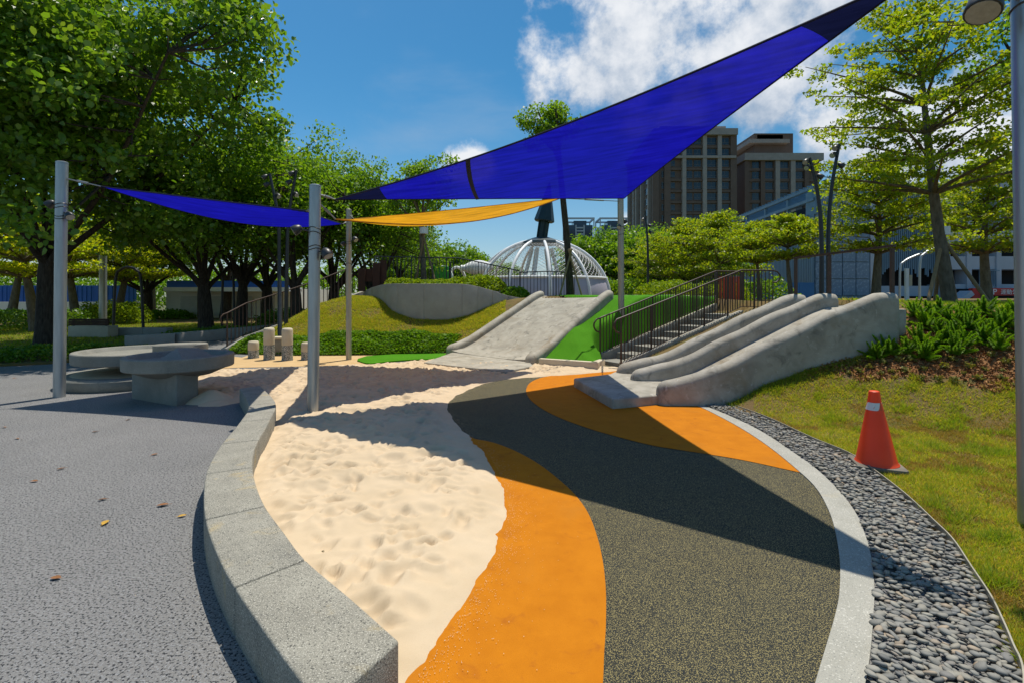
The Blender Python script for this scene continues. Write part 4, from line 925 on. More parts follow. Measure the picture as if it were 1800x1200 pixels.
# --- left: the big shade tree and its neighbours
make_tree('shade_tree', 'large spreading dark green tree filling the upper left', (gx(88, 15.8), 15.8, 0), 4, 'dense', 13.2, 2.7, .30, 7.1, 420, 105000, .175, lf_dark, m_bark, lean=(.5, -.6), off=(.75, -1.4), clr=1.05, nlimb=11, zlow=-.97, droop=.9, up=.7)
GT = 'dense trees behind the left posts'
t2 = make_tree('broad_tree', 'dark trunked tree just left of the twin lamp masts', (gx(360, 20.5), 20.5, 0), 7, 'dense', 9.0, 1.9, .30, 4.3, 170, 21000, .17, lf_dark, m_bark, lean=(-.5, 0), clr=.95, group=GT)
t3 = make_tree('broad_tree', 'leaning dark trunked tree right behind the left lawn steps', (gx(424, 23), 23, 0), 9, 'dense', 9.6, 2.0, .27, 4.1, 170, 20000, .17, lf_mid, m_bark, lean=(.7, 0), clr=.95, group=GT)
clone(t2, (gx(470, 26), 26, 0), 1.9, 1.05, 'dark tree deep behind the second lamp mast', GT)
clone(t3, (gx(520, 20.5), 20.5, 0), 2.6, (.98, .98, .93), 'green tree rising behind the steel post in the sand', GT)
clone(t2, (gx(585, 24), 24, 0), 4.2, (.95, .95, 1.0), 'green tree behind the pale post and hedge', GT)
clone(t3, (gx(655, 22.5), 22.5, 0), 5.1, (.82, .82, .83), 'green tree right behind the rusty plate screen', GT)
clone(t3, (gx(395, 33), 33, 0), .6, (1.3, 1.3, 1.1), 'tree far behind the white kiosk', GT)
clone(t2, (gx(260, 33), 33, 0), 2.2, (1.1, 1.1, .95), 'bushy tree standing before the kiosk wall', GT)
clone(t3, (gx(700, 26), 26, 1.2), 1.2, (.52, .52, .62), 'smaller tree at the right end of the dense left trees', GT)
# --- left: light layered trees
GL = 'light layered trees at the far left'
l1 = make_tree('layered_tree', 'yellow green layered tree left of the big trunk', (gx(62, 21), 21, 0), 12, 'tier', 6.2, 2.7, .20, 3.6, 0, 13000, .15, lf_lime, m_bark2, lean=(-1.2, 0), clr=.5, cflat=.4, group=GL, tiers=6)
clone(l1, (gx(138, 27), 27, 0), 1.5, 1.08, 'yellow green layered tree just right of the first steel post', GL)
clone(l1, (gx(205, 29), 29, 0), 3.3, (1.1, 1.1, 1.02), 'yellow green layered tree behind the dark hoop', GL)
clone(l1, (gx(15, 29), 29, 0), 4.4, 1.15, 'yellow green layered tree at the left picture edge', GL)
clone(l1, (gx(265, 38), 38, 0), 5.2, 1.2, 'yellow green layered tree farthest back beside the kiosk', GL)
# --- middle distance
GM = 'trees beyond the mound'
c1 = make_tree('round_tree', 'dark green round tree left of the dome top', (gx(775, 42), 42, 0), 21, 'dense', 6.7, 1.6, .2, 3.2, 80, 9000, .24, lf_mid, m_bark, clr=.9, group=GM)
for px, Y, sc, rz, lb in ((828, 44, .97, 1.3, 'dark green tree touching the dome from behind'), (725, 46, 1.1, 2.2, 'green tree behind the yellow sail end'), (890, 48, .8, .4, 'low green tree seen through the dome'),
        (1032, 33, .93, 3.3, 'dark green tree at the right flank of the dome'), (1078, 34, .98, 4.1, 'dark green tree left of the pale post'), (1125, 32, .94, 5.0, 'dark green tree behind the slim mast'), (1180, 35, 1.0, .9, 'dark green tree behind the turf slope'),
        (1240, 37, 1.05, 2.8, 'dark green tree behind the red slatted screen')):
    clone(c1, (gx(px, Y), Y, 0), rz, sc, lb, GM)
GY_ = 'yellow green layered trees on the right'
y1 = make_tree('layered_tree', 'yellow green layered tree above the stair railing', (gx(1262, 24), 24, 1.2), 31, 'tier', 4.5, 1.5, .12, 2.5, 0, 9500, .13, lf_yel, m_bark2, clr=.48, cflat=.45, group=GY_, tiers=6)
clone(y1, (gx(1205, 26), 26, 1.1), 1.7, (1.0, 1.0, 1.02), 'yellow green layered tree left of the red slatted screen', GY_)
clone(y1, (gx(1160, 28), 28, .6), 2.9, (1.0, 1.0, .98), 'yellow green layered tree beside the dark towers', GY_)
y2 = make_tree('layered_tree', 'small umbrella shaped tree in front of the blue louvred building', (gx(1332, 21), 21, 1.3), 33, 'tier', 3.35, 1.85, .09, 1.9, 0, 7000, .12, lf_yel, m_bark2, clr=.4, cflat=.42, group=GY_, tiers=4)
clone(y2, (gx(1388, 18.5), 18.5, 1.35), 5.3, (1.0, 1.0, .96), 'small umbrella shaped tree with a slim pale trunk left of the lamp masts', GY_)
r2 = make_tree('layered_tree', 'green layered tree with a straight trunk right of the lamp masts', (gx(1543, 17.5), 17.5, 1.35), 37, 'tier', 5.0, 2.0, .15, 2.5, 0, 9500, .13, lf_yel, m_bark2, clr=.46, cflat=.42, group=GY_, tiers=6)
clone(r2, (gx(1735, 20), 20, 1.2), 2.0, (1.25, 1.25, 1.2), 'green layered tree above the red parking sign', GY_)
make_tree('layered_tree', 'tall layered tree with staked leaning trunk at the upper right', (gx(1667, 14), 14, 1.38), 41, 'tier', 8.7, 3.5, .16, 3.7, 0, 21000, .12, lf_yel, m_bark2, lean=(-1.0, 0), off=(-.5, 0), clr=.46, cflat=.34, tiers=7)
make_tree('broad_tree', 'dark leafy tree at the right edge behind the floodlight', (gx(1905, 12.5), 12.5, 1.35), 43, 'dense', 9.2, 4.6, .2, 2.5, 70, 14000, .14, lf_mid, m_bark, clr=.7)
make_tree('slender_tree', 'slender staked tree in front of the dome, its small crown above the blue sail', (gx(1001, 18.2), 18.2, 1.5), 51, 'dense', 7.6, 5.3, .13, 1.25, 42, 3600, .13, lf_mid, m_bark, lean=(-.5, 0), off=(-.35, 0), clr=.42, nlimb=5)
make_tree('slender_tree', 'slender staked tree behind the fence on the mound', (gx(746, 19), 19, 1.85), 53, 'dense', 5.2, 2.6, .11, 1.7, 46, 4600, .14, lf_mid, m_bark2, lean=(-.1, 0), clr=.5, nlimb=6)
# stakes
m_bam = mat('bamboo_stake', [(.22, .15, .075), (.30, .21, .11)], scale=8, rough=.7, stretch=(1, 1, 5))
def stakes(label, base, top, feet, r=.035, wrap=True):
    t = thing('tree_stakes', label, 'stakes', base)
    for f in feet:
        d = (Vector(top)-Vector(f)).normalized(); MB().tube([Vector(f)-d*.1, Vector(top)+d*.25+Vector((0, 0, .0))], r, 8).build('stake', m_bam, t)
    if wrap: MB().tube([Vector(top)+Vector((0, 0, .10)), Vector(top)+Vector((0, 0, .34))], .17, 14).build('tie', m_white, t)
tb = Vector((gx(1660, 14), 13.9, 1.38)); stakes('three wooden stakes propping the tall right tree', tb, Vector((gx(1657, 14), 14.0, 3.25)), [Vector((gx(1620, 13.6), 13.4, 1.38)), Vector((gx(1733, 13.6), 13.5, 1.38)), Vector((gx(1648, 14.3), 14.4, 1.38))], .05)
tb = Vector((gx(1001, 18.1), 18.1, 1.5)); stakes('crossed wooden stakes around the slender tree by the dome', tb, Vector((gx(1002, 18), 18, 3.1)), [Vector((gx(983, 17.6), 17.6, 1.5)), Vector((gx(1024, 17.8), 17.8, 1.5)), Vector((gx(996, 18.8), 18.8, 1.5))], .035, False)
tb = Vector((gx(746, 19), 18.9, 1.85)); stakes('slanting wooden stakes at the slender tree on the mound', tb, Vector((gx(745, 18.8), 18.8, 3.9)), [Vector((gx(768, 18.4), 18.4, 1.85)), Vector((gx(728, 18.8), 18.8, 1.85))], .04)

# ================================================================ hedges and ground cover
def cover(name, label, poly, h, n, leaf, ml, seed, zf=H, up=.8, z0=0.0, rim=.3, cat=None):
    g = np.random.default_rng(seed); P = np.array([(p[0], p[1]) for p in poly]); lo, hi = P.min(0), P.max(0); xy = g.uniform(lo, hi, size=(int(n*2.4), 2))
    d = sdist(xy[:, 0], xy[:, 1], poly); k = d > 0; xy = xy[k][:n]; d = d[k][:n]
    bumpy = .55+.75*fbm(xy[:, 0]*2.2, xy[:, 1]*2.2, 3, seed); hh = h*bumpy*np.sqrt(np.clip(d/rim, .05, 1))
    z = (zf(xy[:, 0], xy[:, 1]) if zf else 0)+z0+hh*(g.uniform(size=len(xy))**.45)
    c = np.column_stack([xy, z]); me = npmesh(name, leaf_quads(c, leaf, g, up, 0, .38), 4); o = link_mesh(name, me, ml); o['kind'] = 'stuff'; o['label'] = label; return o
lf_hedge = leafmat('hedge_leaves', [(0.078, 0.196, 0.01), (0.12, 0.253, 0.014), (0.168, 0.299, 0.018), (0.09, 0.19, 0.012)], .45, .55, .2)
lf_hedge2 = leafmat('golden_hedge_leaves', [(.14, .25, .010), (.21, .30, .014), (.26, .33, .018), (.12, .22, .012)], .48, .55, .2)
lf_low = leafmat('low_cover_leaves', [(0.063, 0.156, 0.01), (0.098, 0.202, 0.012), (0.14, 0.234, 0.016)], .42, .45, .4)
def wpoly(l, z=0.0): return [W(x, y, z).xy for x, y in l]
cover('hedge', 'leafy green hedge along the foot of the grass mound', [(-7.5, 13.3), (-6.2, 12.95), (-5.2, 12.95), (-3.8, 13.05), (-2.4, 13.2), (-1.75, 13.35), (-1.45, 13.9), (-2.4, 14.15), (-4.2, 14.05), (-5.5, 13.9), (-6.6, 13.95), (-7.8, 14.4), (-8.3, 14.1)], .34, 15000, .075, lf_hedge, 61)
cover('hedge', 'golden green hedge behind the retaining wall', [(-4.4, 16.2), (-3.2, 15.3), (-1.5, 15.25), (-.75, 15.6), (-.1, 16.2), (-.2, 16.9), (-1.4, 17.3), (-3.2, 17.2), (-4.6, 17.0)], .52, 12000, .085, lf_hedge2, 62, z0=.18)
cover('hedge', 'low green shrubs at the head of the wide slide', [(-.6, 15.7), (.4, 15.9), (.7, 16.4), (.3, 17.2), (-.3, 16.9)], .40, 2500, .08, lf_hedge, 63, z0=-.05)
cover('shrubs', 'light green shrubs beyond the stair railing', [(5.2, 17.2), (6.7, 16.7), (8.4, 16.8), (9.0, 18), (8.0, 20), (5.6, 20), (4.6, 18.6)], .75, 9000, .09, lf_hedge2, 64, z0=-.1)
lawn_bed = [(-60, 10.9), (-11.6, 11.0), (-10.9, 11.35), (-10.3, 11.9), (-11.2, 14.4), (-12.4, 20), (-13, 46), (-60, 46)]
sheet('left_lawn', lawn_bed, .05, m_soil, thick=.10)
cover('ground_cover', 'low dark ground cover along the paving at the left', [(-24, 11.1), (-11.7, 11.15), (-11.0, 11.5), (-10.45, 12.0), (-10.7, 13.4), (-13, 13.1), (-24, 13.0)], .30, 14000, .09, lf_low, 65, zf=None, z0=.04)
cover('shrubs', 'dense green shrubs in front of the blue fence', [(-40, 32), (-24, 31.5), (-21.5, 31.5), (-21.5, 33), (-24, 34), (-40, 34)], .62, 11000, .16, lf_hedge, 66, zf=None, z0=.02)
cover('shrubs', 'dense green shrubs left of the big tree', [(-30, 21), (-21.5, 21), (-19.8, 22), (-20.5, 24), (-30, 24.5)], .95, 6000, .13, lf_low, 67, zf=None, z0=.02)
cover('shrubs', 'bright green shrub clump between the hoops', [(-23.6, 26), (-21.6, 25.4), (-20.2, 26), (-20.6, 28), (-23, 28)], 1.3, 5000, .13, lf_hedge2, 68, zf=None, z0=.02)
cover('ground_cover', 'low plants along the far low wall', [(-12.8, 17.2), (-11.4, 16.6), (-9.6, 20.5), (-8.9, 22), (-10.4, 23), (-12.2, 20)], .35, 4500, .09, lf_low, 69, zf=None, z0=.02)
cover('shrubs', 'mid green shrubs under the trees beside the ramp', [(-13, 24), (-8.4, 22), (-7.6, 27), (-13, 28)], .9, 6000, .13, lf_low, 70, zf=None, z0=.0)
cover('shrubs', 'green shrubs under the far trees beyond the dome', [(4, 27.5), (8.5, 25.5), (13.5, 22.5), (13.5, 25), (9, 29), (4, 31)], 1.2, 12000, .14, lf_mid, 71, z0=-.1)

cover('far_thicket', 'mass of far greenery behind the blue fence and kiosk', [(-75, 47), (-8, 44), (-6, 48), (-10, 52), (-75, 52)], 4.6, 26000, .34, lf_mid, 73, zf=None, rim=1.0)
# ================================================================ grass blades
m_bl = leafmat('grass_blades', [(0.21, 0.312, 0.0192), (0.322, 0.39, 0.0288), (0.462, 0.429, 0.0432), (0.56, 0.39, 0.108), (0.252, 0.364, 0.0216), (0.49, 0.429, 0.06), (0.266, 0.403, 0.0216)], .42, .6, .2)
m_bl2 = leafmat('green_grass_blades', [(0.162, 0.288, 0.0132), (0.23, 0.338, 0.0198), (0.297, 0.338, 0.033), (0.176, 0.275, 0.0154), (0.365, 0.312, 0.055)], .42, .6, .2)
def blades(name, label, xy, h, w, ml, seed, zf=H, z0=0.0, up=.8):
    g = np.random.default_rng(seed); n = len(xy); z = (zf(xy[:, 0], xy[:, 1]) if zf else np.zeros(n))+z0-.004
    b = np.column_stack([xy, z]); az = g.uniform(0, 6.28, n); l = g.normal(size=(n, 3))*np.array([1, 1, 0])*.75+np.array([0, 0, up]); l = unit(l)*(h*g.uniform(.5, 1.3, n))[:, None]
    s = np.column_stack([np.cos(az), np.sin(az), np.zeros(n)])*(w*g.uniform(.7, 1.3, n))[:, None]; q = np.empty((n, 3, 3)); q[:, 0] = b-s; q[:, 1] = b+s; q[:, 2] = b+l
    o = link_mesh(name, npmesh(name, q.reshape(-1, 3), 3), ml); o['kind'] = 'stuff'; o['label'] = label; return o
def uval(x, y): return sdist(x, y, FOOT)
g = np.random.default_rng(77); n = 800000
Y = 2.0+(9.0-2.0)*g.uniform(size=n)**1.35; X = g.uniform(.5, 1.14, n)*Y; xy = np.column_stack([X, Y])
dl = sdist(X, Y, LAWN); u = uval(X, Y)
patch = fbm(X*2.4, Y*2.4, 4, 15); fine = fbm(X*9, Y*9, 2, 16); pr = sstep(.30, .50, patch)*.5+.5
k = (dl > .012) & (u < .78+(fine-.4)*.5) & (g.uniform(size=n) < pr*(.5+.7*sstep(.3, .6, fine))) & ~((Y > 7.0) & (u > 0) & (X < 6.2) & (Y > 7.24))
straw = fbm(X*3.1+5, Y*3.1, 4, 52)+.12*(fine-.45); ks_ = k & (straw+g.normal(0, .05, n) > .50)
m_straw = leafmat('straw_grass_blades', [(0.338, 0.213, 0.0605), (0.52, 0.362, 0.11), (0.221, 0.125, 0.0385), (0.39, 0.338, 0.066), (0.234, 0.25, 0.033), (0.286, 0.175, 0.055)], .35, .7, .15)
blades('lawn_grass', 'short fresh green grass on the right lawn', xy[k & ~ks_], .046, .0040, m_bl, 78)
blades('dry_grass', 'dry straw coloured patches in the right lawn', xy[ks_], .038, .0036, m_straw, 83)
xs3 = g.uniform(3.1, 5.3, 2600); blades('grass_fringe', 'taller grass fringe along the foot of the double slide', np.column_stack([xs3, 6.98-np.abs(g.normal(0, .07, 2600))]), .08, .004, m_bl2, 84)
ne = 170000; Ye = g.uniform(.3, 8.5, ne); Xe = np.maximum(1.12*Ye, 1.2)+g.uniform(0, 1, ne)**1.4*4.5; ke = (sdist(Xe, Ye, LAWN) > .012) & (uval(Xe, Ye) < .78+(fbm(Xe*9, Ye*9, 2, 16)-.4)*.5)
blades('lawn_grass', 'grass of the right lawn beyond the steel post', np.column_stack([Xe, Ye])[ke], .055, .008, m_bl, 86)
kt = k & (fbm(X*4.1, Y*4.1, 3, 44) > .60) & (g.uniform(size=n) < .5)
blades('grass_tufts', 'taller fresh green tufts in the right lawn', xy[kt], .085, .004, m_bl2, 79)
n = 330000; X = g.uniform(-7.6, -.2, n); Y = g.uniform(13.2, 17.2, n); u = uval(X, Y)
wline = np.interp(X, [p.x for p in sorted(tp, key=lambda q: q.x)], [p.y for p in sorted(tp, key=lambda q: q.x)])
rpx = np.array([p.x for p in rp]); rpy = np.array([p.y for p in rp]); rline = np.interp(X, rpx, rpy)
ls = (X-L0.x)*(L1.y-L0.y)-(Y-L0.y)*(L1.x-L0.x)
kk = (u > .1) & (Y < np.where(X < rpx[-1], rline, wline)-.02) & (ls < -.3) & (g.uniform(size=n) < .25+.75*sstep(.25, .5, fbm(X*2, Y*2, 3, 18)))
blades('mound_grass', 'yellowish grass on the mound slope below the retaining wall', np.column_stack([X, Y])[kk], .07, .0075, m_bl, 80)
n = 60000; X = g.uniform(-26, -10.6, n); Y = g.uniform(12.9, 27, n); kk = (sdist(X, Y, lawn_bed) > .1) & (np.abs(X/Y) < 1.12)
blades('left_lawn_grass', 'short green grass on the left lawn', np.column_stack([X, Y])[kk], .075, .015, m_bl2, 81, zf=None, z0=.05)

n = 60000; X = g.uniform(5.7, 14, n); Y = g.uniform(5.5, 14, n); kk = (uval(X, Y) > 2.15) & (np.abs(X/Y) < 1.15) & (X/Y > .5) & ((Y < 12) | (X > 8))
blades('plateau_grass', 'grass on the flat top behind the ferns', np.column_stack([X, Y])[kk], .07, .011, m_bl2, 85)
# ================================================================ mulch slope, small plants and foxtail ferns
n = 90000; Y = g.uniform(4.4, 9.2, n); X = g.uniform(.45, 1.5, n)*Y; u = uval(X, Y); fine = fbm(X*5, Y*5, 3, 19)
kk = (u > .72+(fine-.45)*.5) & (u < 2.1) & ~((Y > 7.22) & (X < 6.2)); xy = np.column_stack([X, Y])[kk][:36000]; z = H(xy[:, 0], xy[:, 1])
c = np.column_stack([xy, z+g.uniform(.0, .03, len(xy))]); 
m_chip = leafmat('bark_chips', [(0.168, 0.0694, 0.025), (0.288, 0.134, 0.05), (0.396, 0.202, 0.085), (0.228, 0.0986, 0.035), (0.504, 0.291, 0.13)], 0.0, .95, .1)
q = leaf_quads(c, .05, g, 1.2, 0, .2); o = link_mesh('mulch', npmesh('mulch', q, 4), m_chip); o['kind'] = 'stuff'; o['label'] = 'reddish brown bark mulch on the slope below the ferns'
mk = (keep & (uval(cx, cy) > .75+(fbm(cx*5, cy*5, 3, 19)-.45)*.5) & (cx > 3.6) & (cy < 9.6) & (cy > 1) & ((cy < 7.2) | (cx > 6)) & (uval(cx, cy) < 2.25))
hill.data.materials.append(m_mulch)
polys_idx = -np.ones(keep.shape, dtype=np.int64); polys_idx[keep] = np.arange(keep.sum()); mi = np.zeros(keep.sum(), dtype=np.int32); mi[polys_idx[mk]] = 1
hill.data.polygons.foreach_set('material_index', mi)
lf_fern = leafmat('foxtail_needles', [(0.143, 0.336, 0.0144), (0.208, 0.396, 0.0192), (0.273, 0.432, 0.0264), (0.156, 0.312, 0.0144)], .48, .5, .3)
def fern_mesh(seed):
    g = np.random.default_rng(seed); Q = []
    for k in range(15):
        az = 2*math.pi*k/15*2.4+g.uniform(-.3, .3); le = g.uniform(.26, .44); tilt = g.uniform(.15, 1.05) if k > 2 else g.uniform(0, .3); d = np.array([math.cos(az)*math.sin(tilt), math.sin(az)*math.sin(tilt), math.cos(tilt)])
        nn = 420; t = g.uniform(.12, 1, nn)**.85; bend = np.array([0, 0, -1.0])*.10*tilt; ctr = d*le*t[:, None]+bend*(t**2)[:, None]*le*2
        rr = .056*np.sqrt(np.clip(1-t, 0, 1))*(.5+.5*np.minimum(1, t*4))+.006
        o1 = unit(np.cross(np.tile(d, (nn, 1)), g.normal(size=(nn, 3)))); tip = ctr+o1*rr[:, None]+d*.026; sdv_ = unit(np.cross(o1, np.tile(d, (nn, 1))))*.0068
        q = np.empty((nn, 3, 3)); q[:, 0] = ctr-sdv_; q[:, 1] = ctr+sdv_; q[:, 2] = tip; Q.append(q.reshape(-1, 3))
    me = npmesh('foxtail_fern', np.concatenate(Q), 3); me.materials.append(lf_fern); return me
fm = [fern_mesh(s) for s in range(5)]
g = np.random.default_rng(90); placed = []
tries = 0
while len(placed) < 150 and tries < 9000:
    tries += 1; y = g.uniform(4.6, 10.2); x = g.uniform(.60, 1.5)*y; u_ = float(uval(np.array([x]), np.array([y]))[0])
    if not (np.interp(x, [5.4, 6.8], [1.05, 1.42]) < u_ < 2.12) or (y > 6.88 and x < 6.05): continue
    if any((x-a)**2+(y-b)**2 < .15**2 for a, b in placed): continue
    placed.append((x, y)); o = link_mesh('foxtail_fern', fm[g.integers(5)], None); s = g.uniform(.62, .92); o.location = (x, y, H1(x, y)-.01); o.rotation_euler = (g.uniform(-.15, .15), g.uniform(-.15, .15), g.uniform(0, 6.28)); o.scale = (s, s, s)
    tag(o, 'bright green foxtail fern with upright plumes in the bed above the mulch', 'fern', 'foxtail ferns above the mulch')
lf_sed = leafmat('small_plant_leaves', [(.16, .16, .03), (.20, .20, .05), (.13, .15, .025)], .3, .6, .2)
def small_plant(seed):
    g = np.random.default_rng(seed); c = unit(g.normal(size=(46, 3)))*g.uniform(.01, .045, (46, 1)); c[:, 2] = np.abs(c[:, 2])*1.2+.01; me = npmesh('bedding_plant', leaf_quads(c, .032, g, .8, -.4, .3), 4); me.materials.append(lf_sed); return me
sm = [small_plant(s) for s in range(4)]; placed = []
for _ in range(4000):
    y = g.uniform(5.2, 8.6); x = g.uniform(.5, 1.12)*y; u_ = float(uval(np.array([x]), np.array([y]))[0])
    if not (.75 < u_ < 1.6) or (y > 6.9 and x < 6) or any((x-a)**2+(y-b)**2 < .13**2 for a, b in placed) or len(placed) > 130: continue
    placed.append((x, y)); o = link_mesh('bedding_plant', sm[g.integers(4)], None); s = g.uniform(.8, 1.5); o.location = (x, y, H1(x, y)); o.rotation_euler = (0, 0, g.uniform(0, 6.28)); o.scale = (s, s, s)
    tag(o, 'tiny yellowish bedding plant set in the brown mulch', 'plant', 'bedding plants in the mulch')

# ================================================================ buildings
m_brown = mat('brown_tile', [(.130, .086, .062), (.155, .106, .078)], scale=.6, rough=.7, bump=.05, bscale=3)
m_brown2 = mat('dark_brown_tile', [(.060, .043, .036), (.078, .057, .048)], scale=.6, rough=.7)
m_beige = mat('beige_stone', [(.30, .255, .215), (.36, .31, .265)], scale=.8, rough=.75)
m_glass = mat('dark_window_glass', [(.012, .018, .024), (.03, .038, .046)], scale=.4, rough=.08, spec=.6)
m_fr = mat('window_frame', [(.13, .13, .13), (.17, .17, .17)], scale=2, rough=.5)
m_gw = mat('pale_grey_panel', [(.42, .44, .46), (.50, .52, .54)], scale=.5, rough=.6)
m_navyglass = mat('blue_curtain_glass', [(.016, .030, .055), (.03, .05, .085)], scale=.15, rough=.12, spec=.6)
def share(name, proto, parent, at):
    o = link_mesh(name, proto, None, parent); o.location = Vector(at)-org(parent); return o
def window_proto(w, h, m=m_glass, bars=True):
    mb = MB(); mb.box((0, 0, 0), (w, .12, h)); o = mb.build('proto', m, smooth=0); me = o.data; bpy.data.objects.remove(o)
    me.materials.append(m_fr); n0_ = len(me.polygons)
    if bars:
        bm = bmesh.new(); bm.from_mesh(me)
        def bxx(c, s):
            r_ = bmesh.ops.create_cube(bm, size=1.0, matrix=Matrix.Translation(c)@Matrix.Diagonal((*s, 1)))
            for v in r_['verts']:
                for f in v.link_faces: f.material_index = 1
        bxx((0, -.08, -h*.22), (w, .06, .09)); bxx((-w*.02, -.08, h*.14), (.09, .06, h*.7)); bxx((0, -.08, h/2), (w*1.02, .10, .12)); bxx((0, -.08, -h/2), (w*1.02, .12, .14))
        bm.to_mesh(me); bm.free()
    return me
# --- near brown apartment tower
Yb = 140.0; sx = lambda px: gx(px, Yb); zz = lambda py: EYE-(py-HOR)/FPX*Yb
tw = thing('apartment_tower', 'brown apartment tower with beige pilasters behind the blue sail', 'building', (sx(1150), Yb, 0), 'brown apartment towers')
MB().obox((sx(1150), Yb, 0), (sx(1290)-sx(1150), 0, 0), (0, 32, 0), (0, 0, zz(240))).build('wall', m_brown, tw, smooth=0)
MB().obox((sx(1168), Yb+4, zz(240)), (sx(1281)-sx(1168), 0, 0), (0, 22, 0), (0, 0, zz(216)-zz(240))).build('penthouse', m_brown, tw, smooth=0)
MB().obox((sx(1166), Yb+3, zz(222)), (sx(1284)-sx(1166), 0, 0), (0, 24, 0), (0, 0, 1.0)).build('cornice', m_beige, tw, smooth=0)
MB().obox((sx(1147), Yb-1.6, zz(240)), (sx(1293)-sx(1147), 0, 0), (0, 35, 0), (0, 0, zz(229)-zz(240))).build('cornice', m_beige, tw, smooth=0)
MB().obox((sx(1149), Yb-1.2, zz(280)), (sx(1291)-sx(1149), 0, 0), (0, 3, 0), (0, 0, .7)).build('string_course', m_beige, tw, smooth=0)
for px in (1201, 1237, 1263): MB().obox((sx(px)-.55, Yb-1.0, 0), (1.1, 0, 0), (0, 1.2, 0), (0, 0, zz(240))).build('pilaster', m_beige, tw, smooth=0)
for px in (1151.5, 1172, 1288): MB().obox((sx(px)-.9, Yb-.7, 0), (1.8, 0, 0), (0, .9, 0), (0, 0, zz(240))).build('pilaster', m_brown, tw, smooth=0)
cols = [(1181, 10, 9.5), (1211.5, 10, 12), (1225.5, 12, 11), (1250, 17, 12), (1273.5, 14, 11.5), (1165, 4.5, 11)]
protos = [window_proto(w/FPX*Yb, h/FPX*Yb) for _, w, h in cols]
for k in range(15):
    py = 249+k*19.4
    for (px, w, h), me in zip(cols, protos): share('window', me, tw, (sx(px), Yb-.05, zz(py)))
    MB().obox((sx(1174), Yb-.55, zz(py+9.2+3.2)), (sx(1287)-sx(1174), 0, 0), (0, .55, 0), (0, 0, 3.2/FPX*Yb*1.35)).build('spandrel', m_brown, tw, smooth=0)
pside = window_proto(3.0, 2.0); pm_ = bpy.data.meshes.new('side_window'); pm_ = pside.copy(); pm_.transform(Matrix.Rotation(R(-90), 4, 'Z'))
for k in range(14):
    for yy in (Yb+8, Yb+14, Yb+24): share('window', pm_, tw, (sx(1150)-.05, yy, zz(250+k*19.4)))
for yy in (Yb+3, Yb+11, Yb+17, Yb+20.5, Yb+28): MB().obox((sx(1150)-.9, yy, 0), (.95, 0, 0), (0, 1.0, 0), (0, 0, zz(240))).build('pilaster', m_beige, tw, smooth=0)
# --- second tower
Yb2 = 152.0; s2x = lambda px: gx(px, Yb2); z2z = lambda py: EYE-(py-HOR)/FPX*Yb2
tw2 = thing('apartment_tower', 'brown apartment tower with stepped roof left of the tall layered tree', 'building', (s2x(1310), Yb2, 0), 'brown apartment towers')
MB().obox((s2x(1308), Yb2, 0), (s2x(1440)-s2x(1308), 0, 0), (0, 40, 0), (0, 0, z2z(282))).build('wall', m_brown, tw2, smooth=0)
MB().obox((s2x(1305), Yb2-1.5, z2z(284)), (s2x(1443)-s2x(1305), 0, 0), (0, 42, 0), (0, 0, 2.2)).build('cornice', m_beige, tw2, smooth=0)
MB().obox((s2x(1340), Yb2+5, z2z(272)), (s2x(1388)-s2x(1340)+4, 0, 0), (0, 18, 0), (0, 0, 8.3)).build('penthouse', m_brown, tw2, smooth=0)
MB().obox((s2x(1326), Yb2+3, z2z(246)), (s2x(1398)-s2x(1326), 0, 0), (0, 22, 0), (0, 0, 1.2)).build('cornice', m_beige, tw2, smooth=0)
MB().obox((s2x(1345), Yb2+5, z2z(244)), (s2x(1392)-s2x(1345), 0, 0), (0, 16, 0), (0, 0, 2.8)).build('roof', m_brown2, tw2, smooth=0)
for px in (1364, 1391): MB().obox((s2x(px)-.7, Yb2-1.1, 0), (1.4, 0, 0), (0, 1.2, 0), (0, 0, z2z(282))).build('pilaster', m_beige, tw2, smooth=0)
for px in (1311, 1339, 1416): MB().obox((s2x(px)-.7, Yb2-.8, 0), (1.4, 0, 0), (0, .9, 0), (0, 0, z2z(282))).build('pilaster', m_brown, tw2, smooth=0)
cols2 = [(1328, 13), (1350, 17), (1377, 17), (1403, 17)]
for px, w in cols2:
    me = window_proto(w/FPX*Yb2*.93, 12/FPX*Yb2)
    for k in range(12): share('window', me, tw2, (s2x(px), Yb2-.05, z2z(290+k*18.7)))
for k in range(12): MB().obox((s2x(1314), Yb2-.5, z2z(290+k*18.7+11.5)), (s2x(1436)-s2x(1314), 0, 0), (0, .5, 0), (0, 0, .85)).build('spandrel', m_brown, tw2, smooth=0)
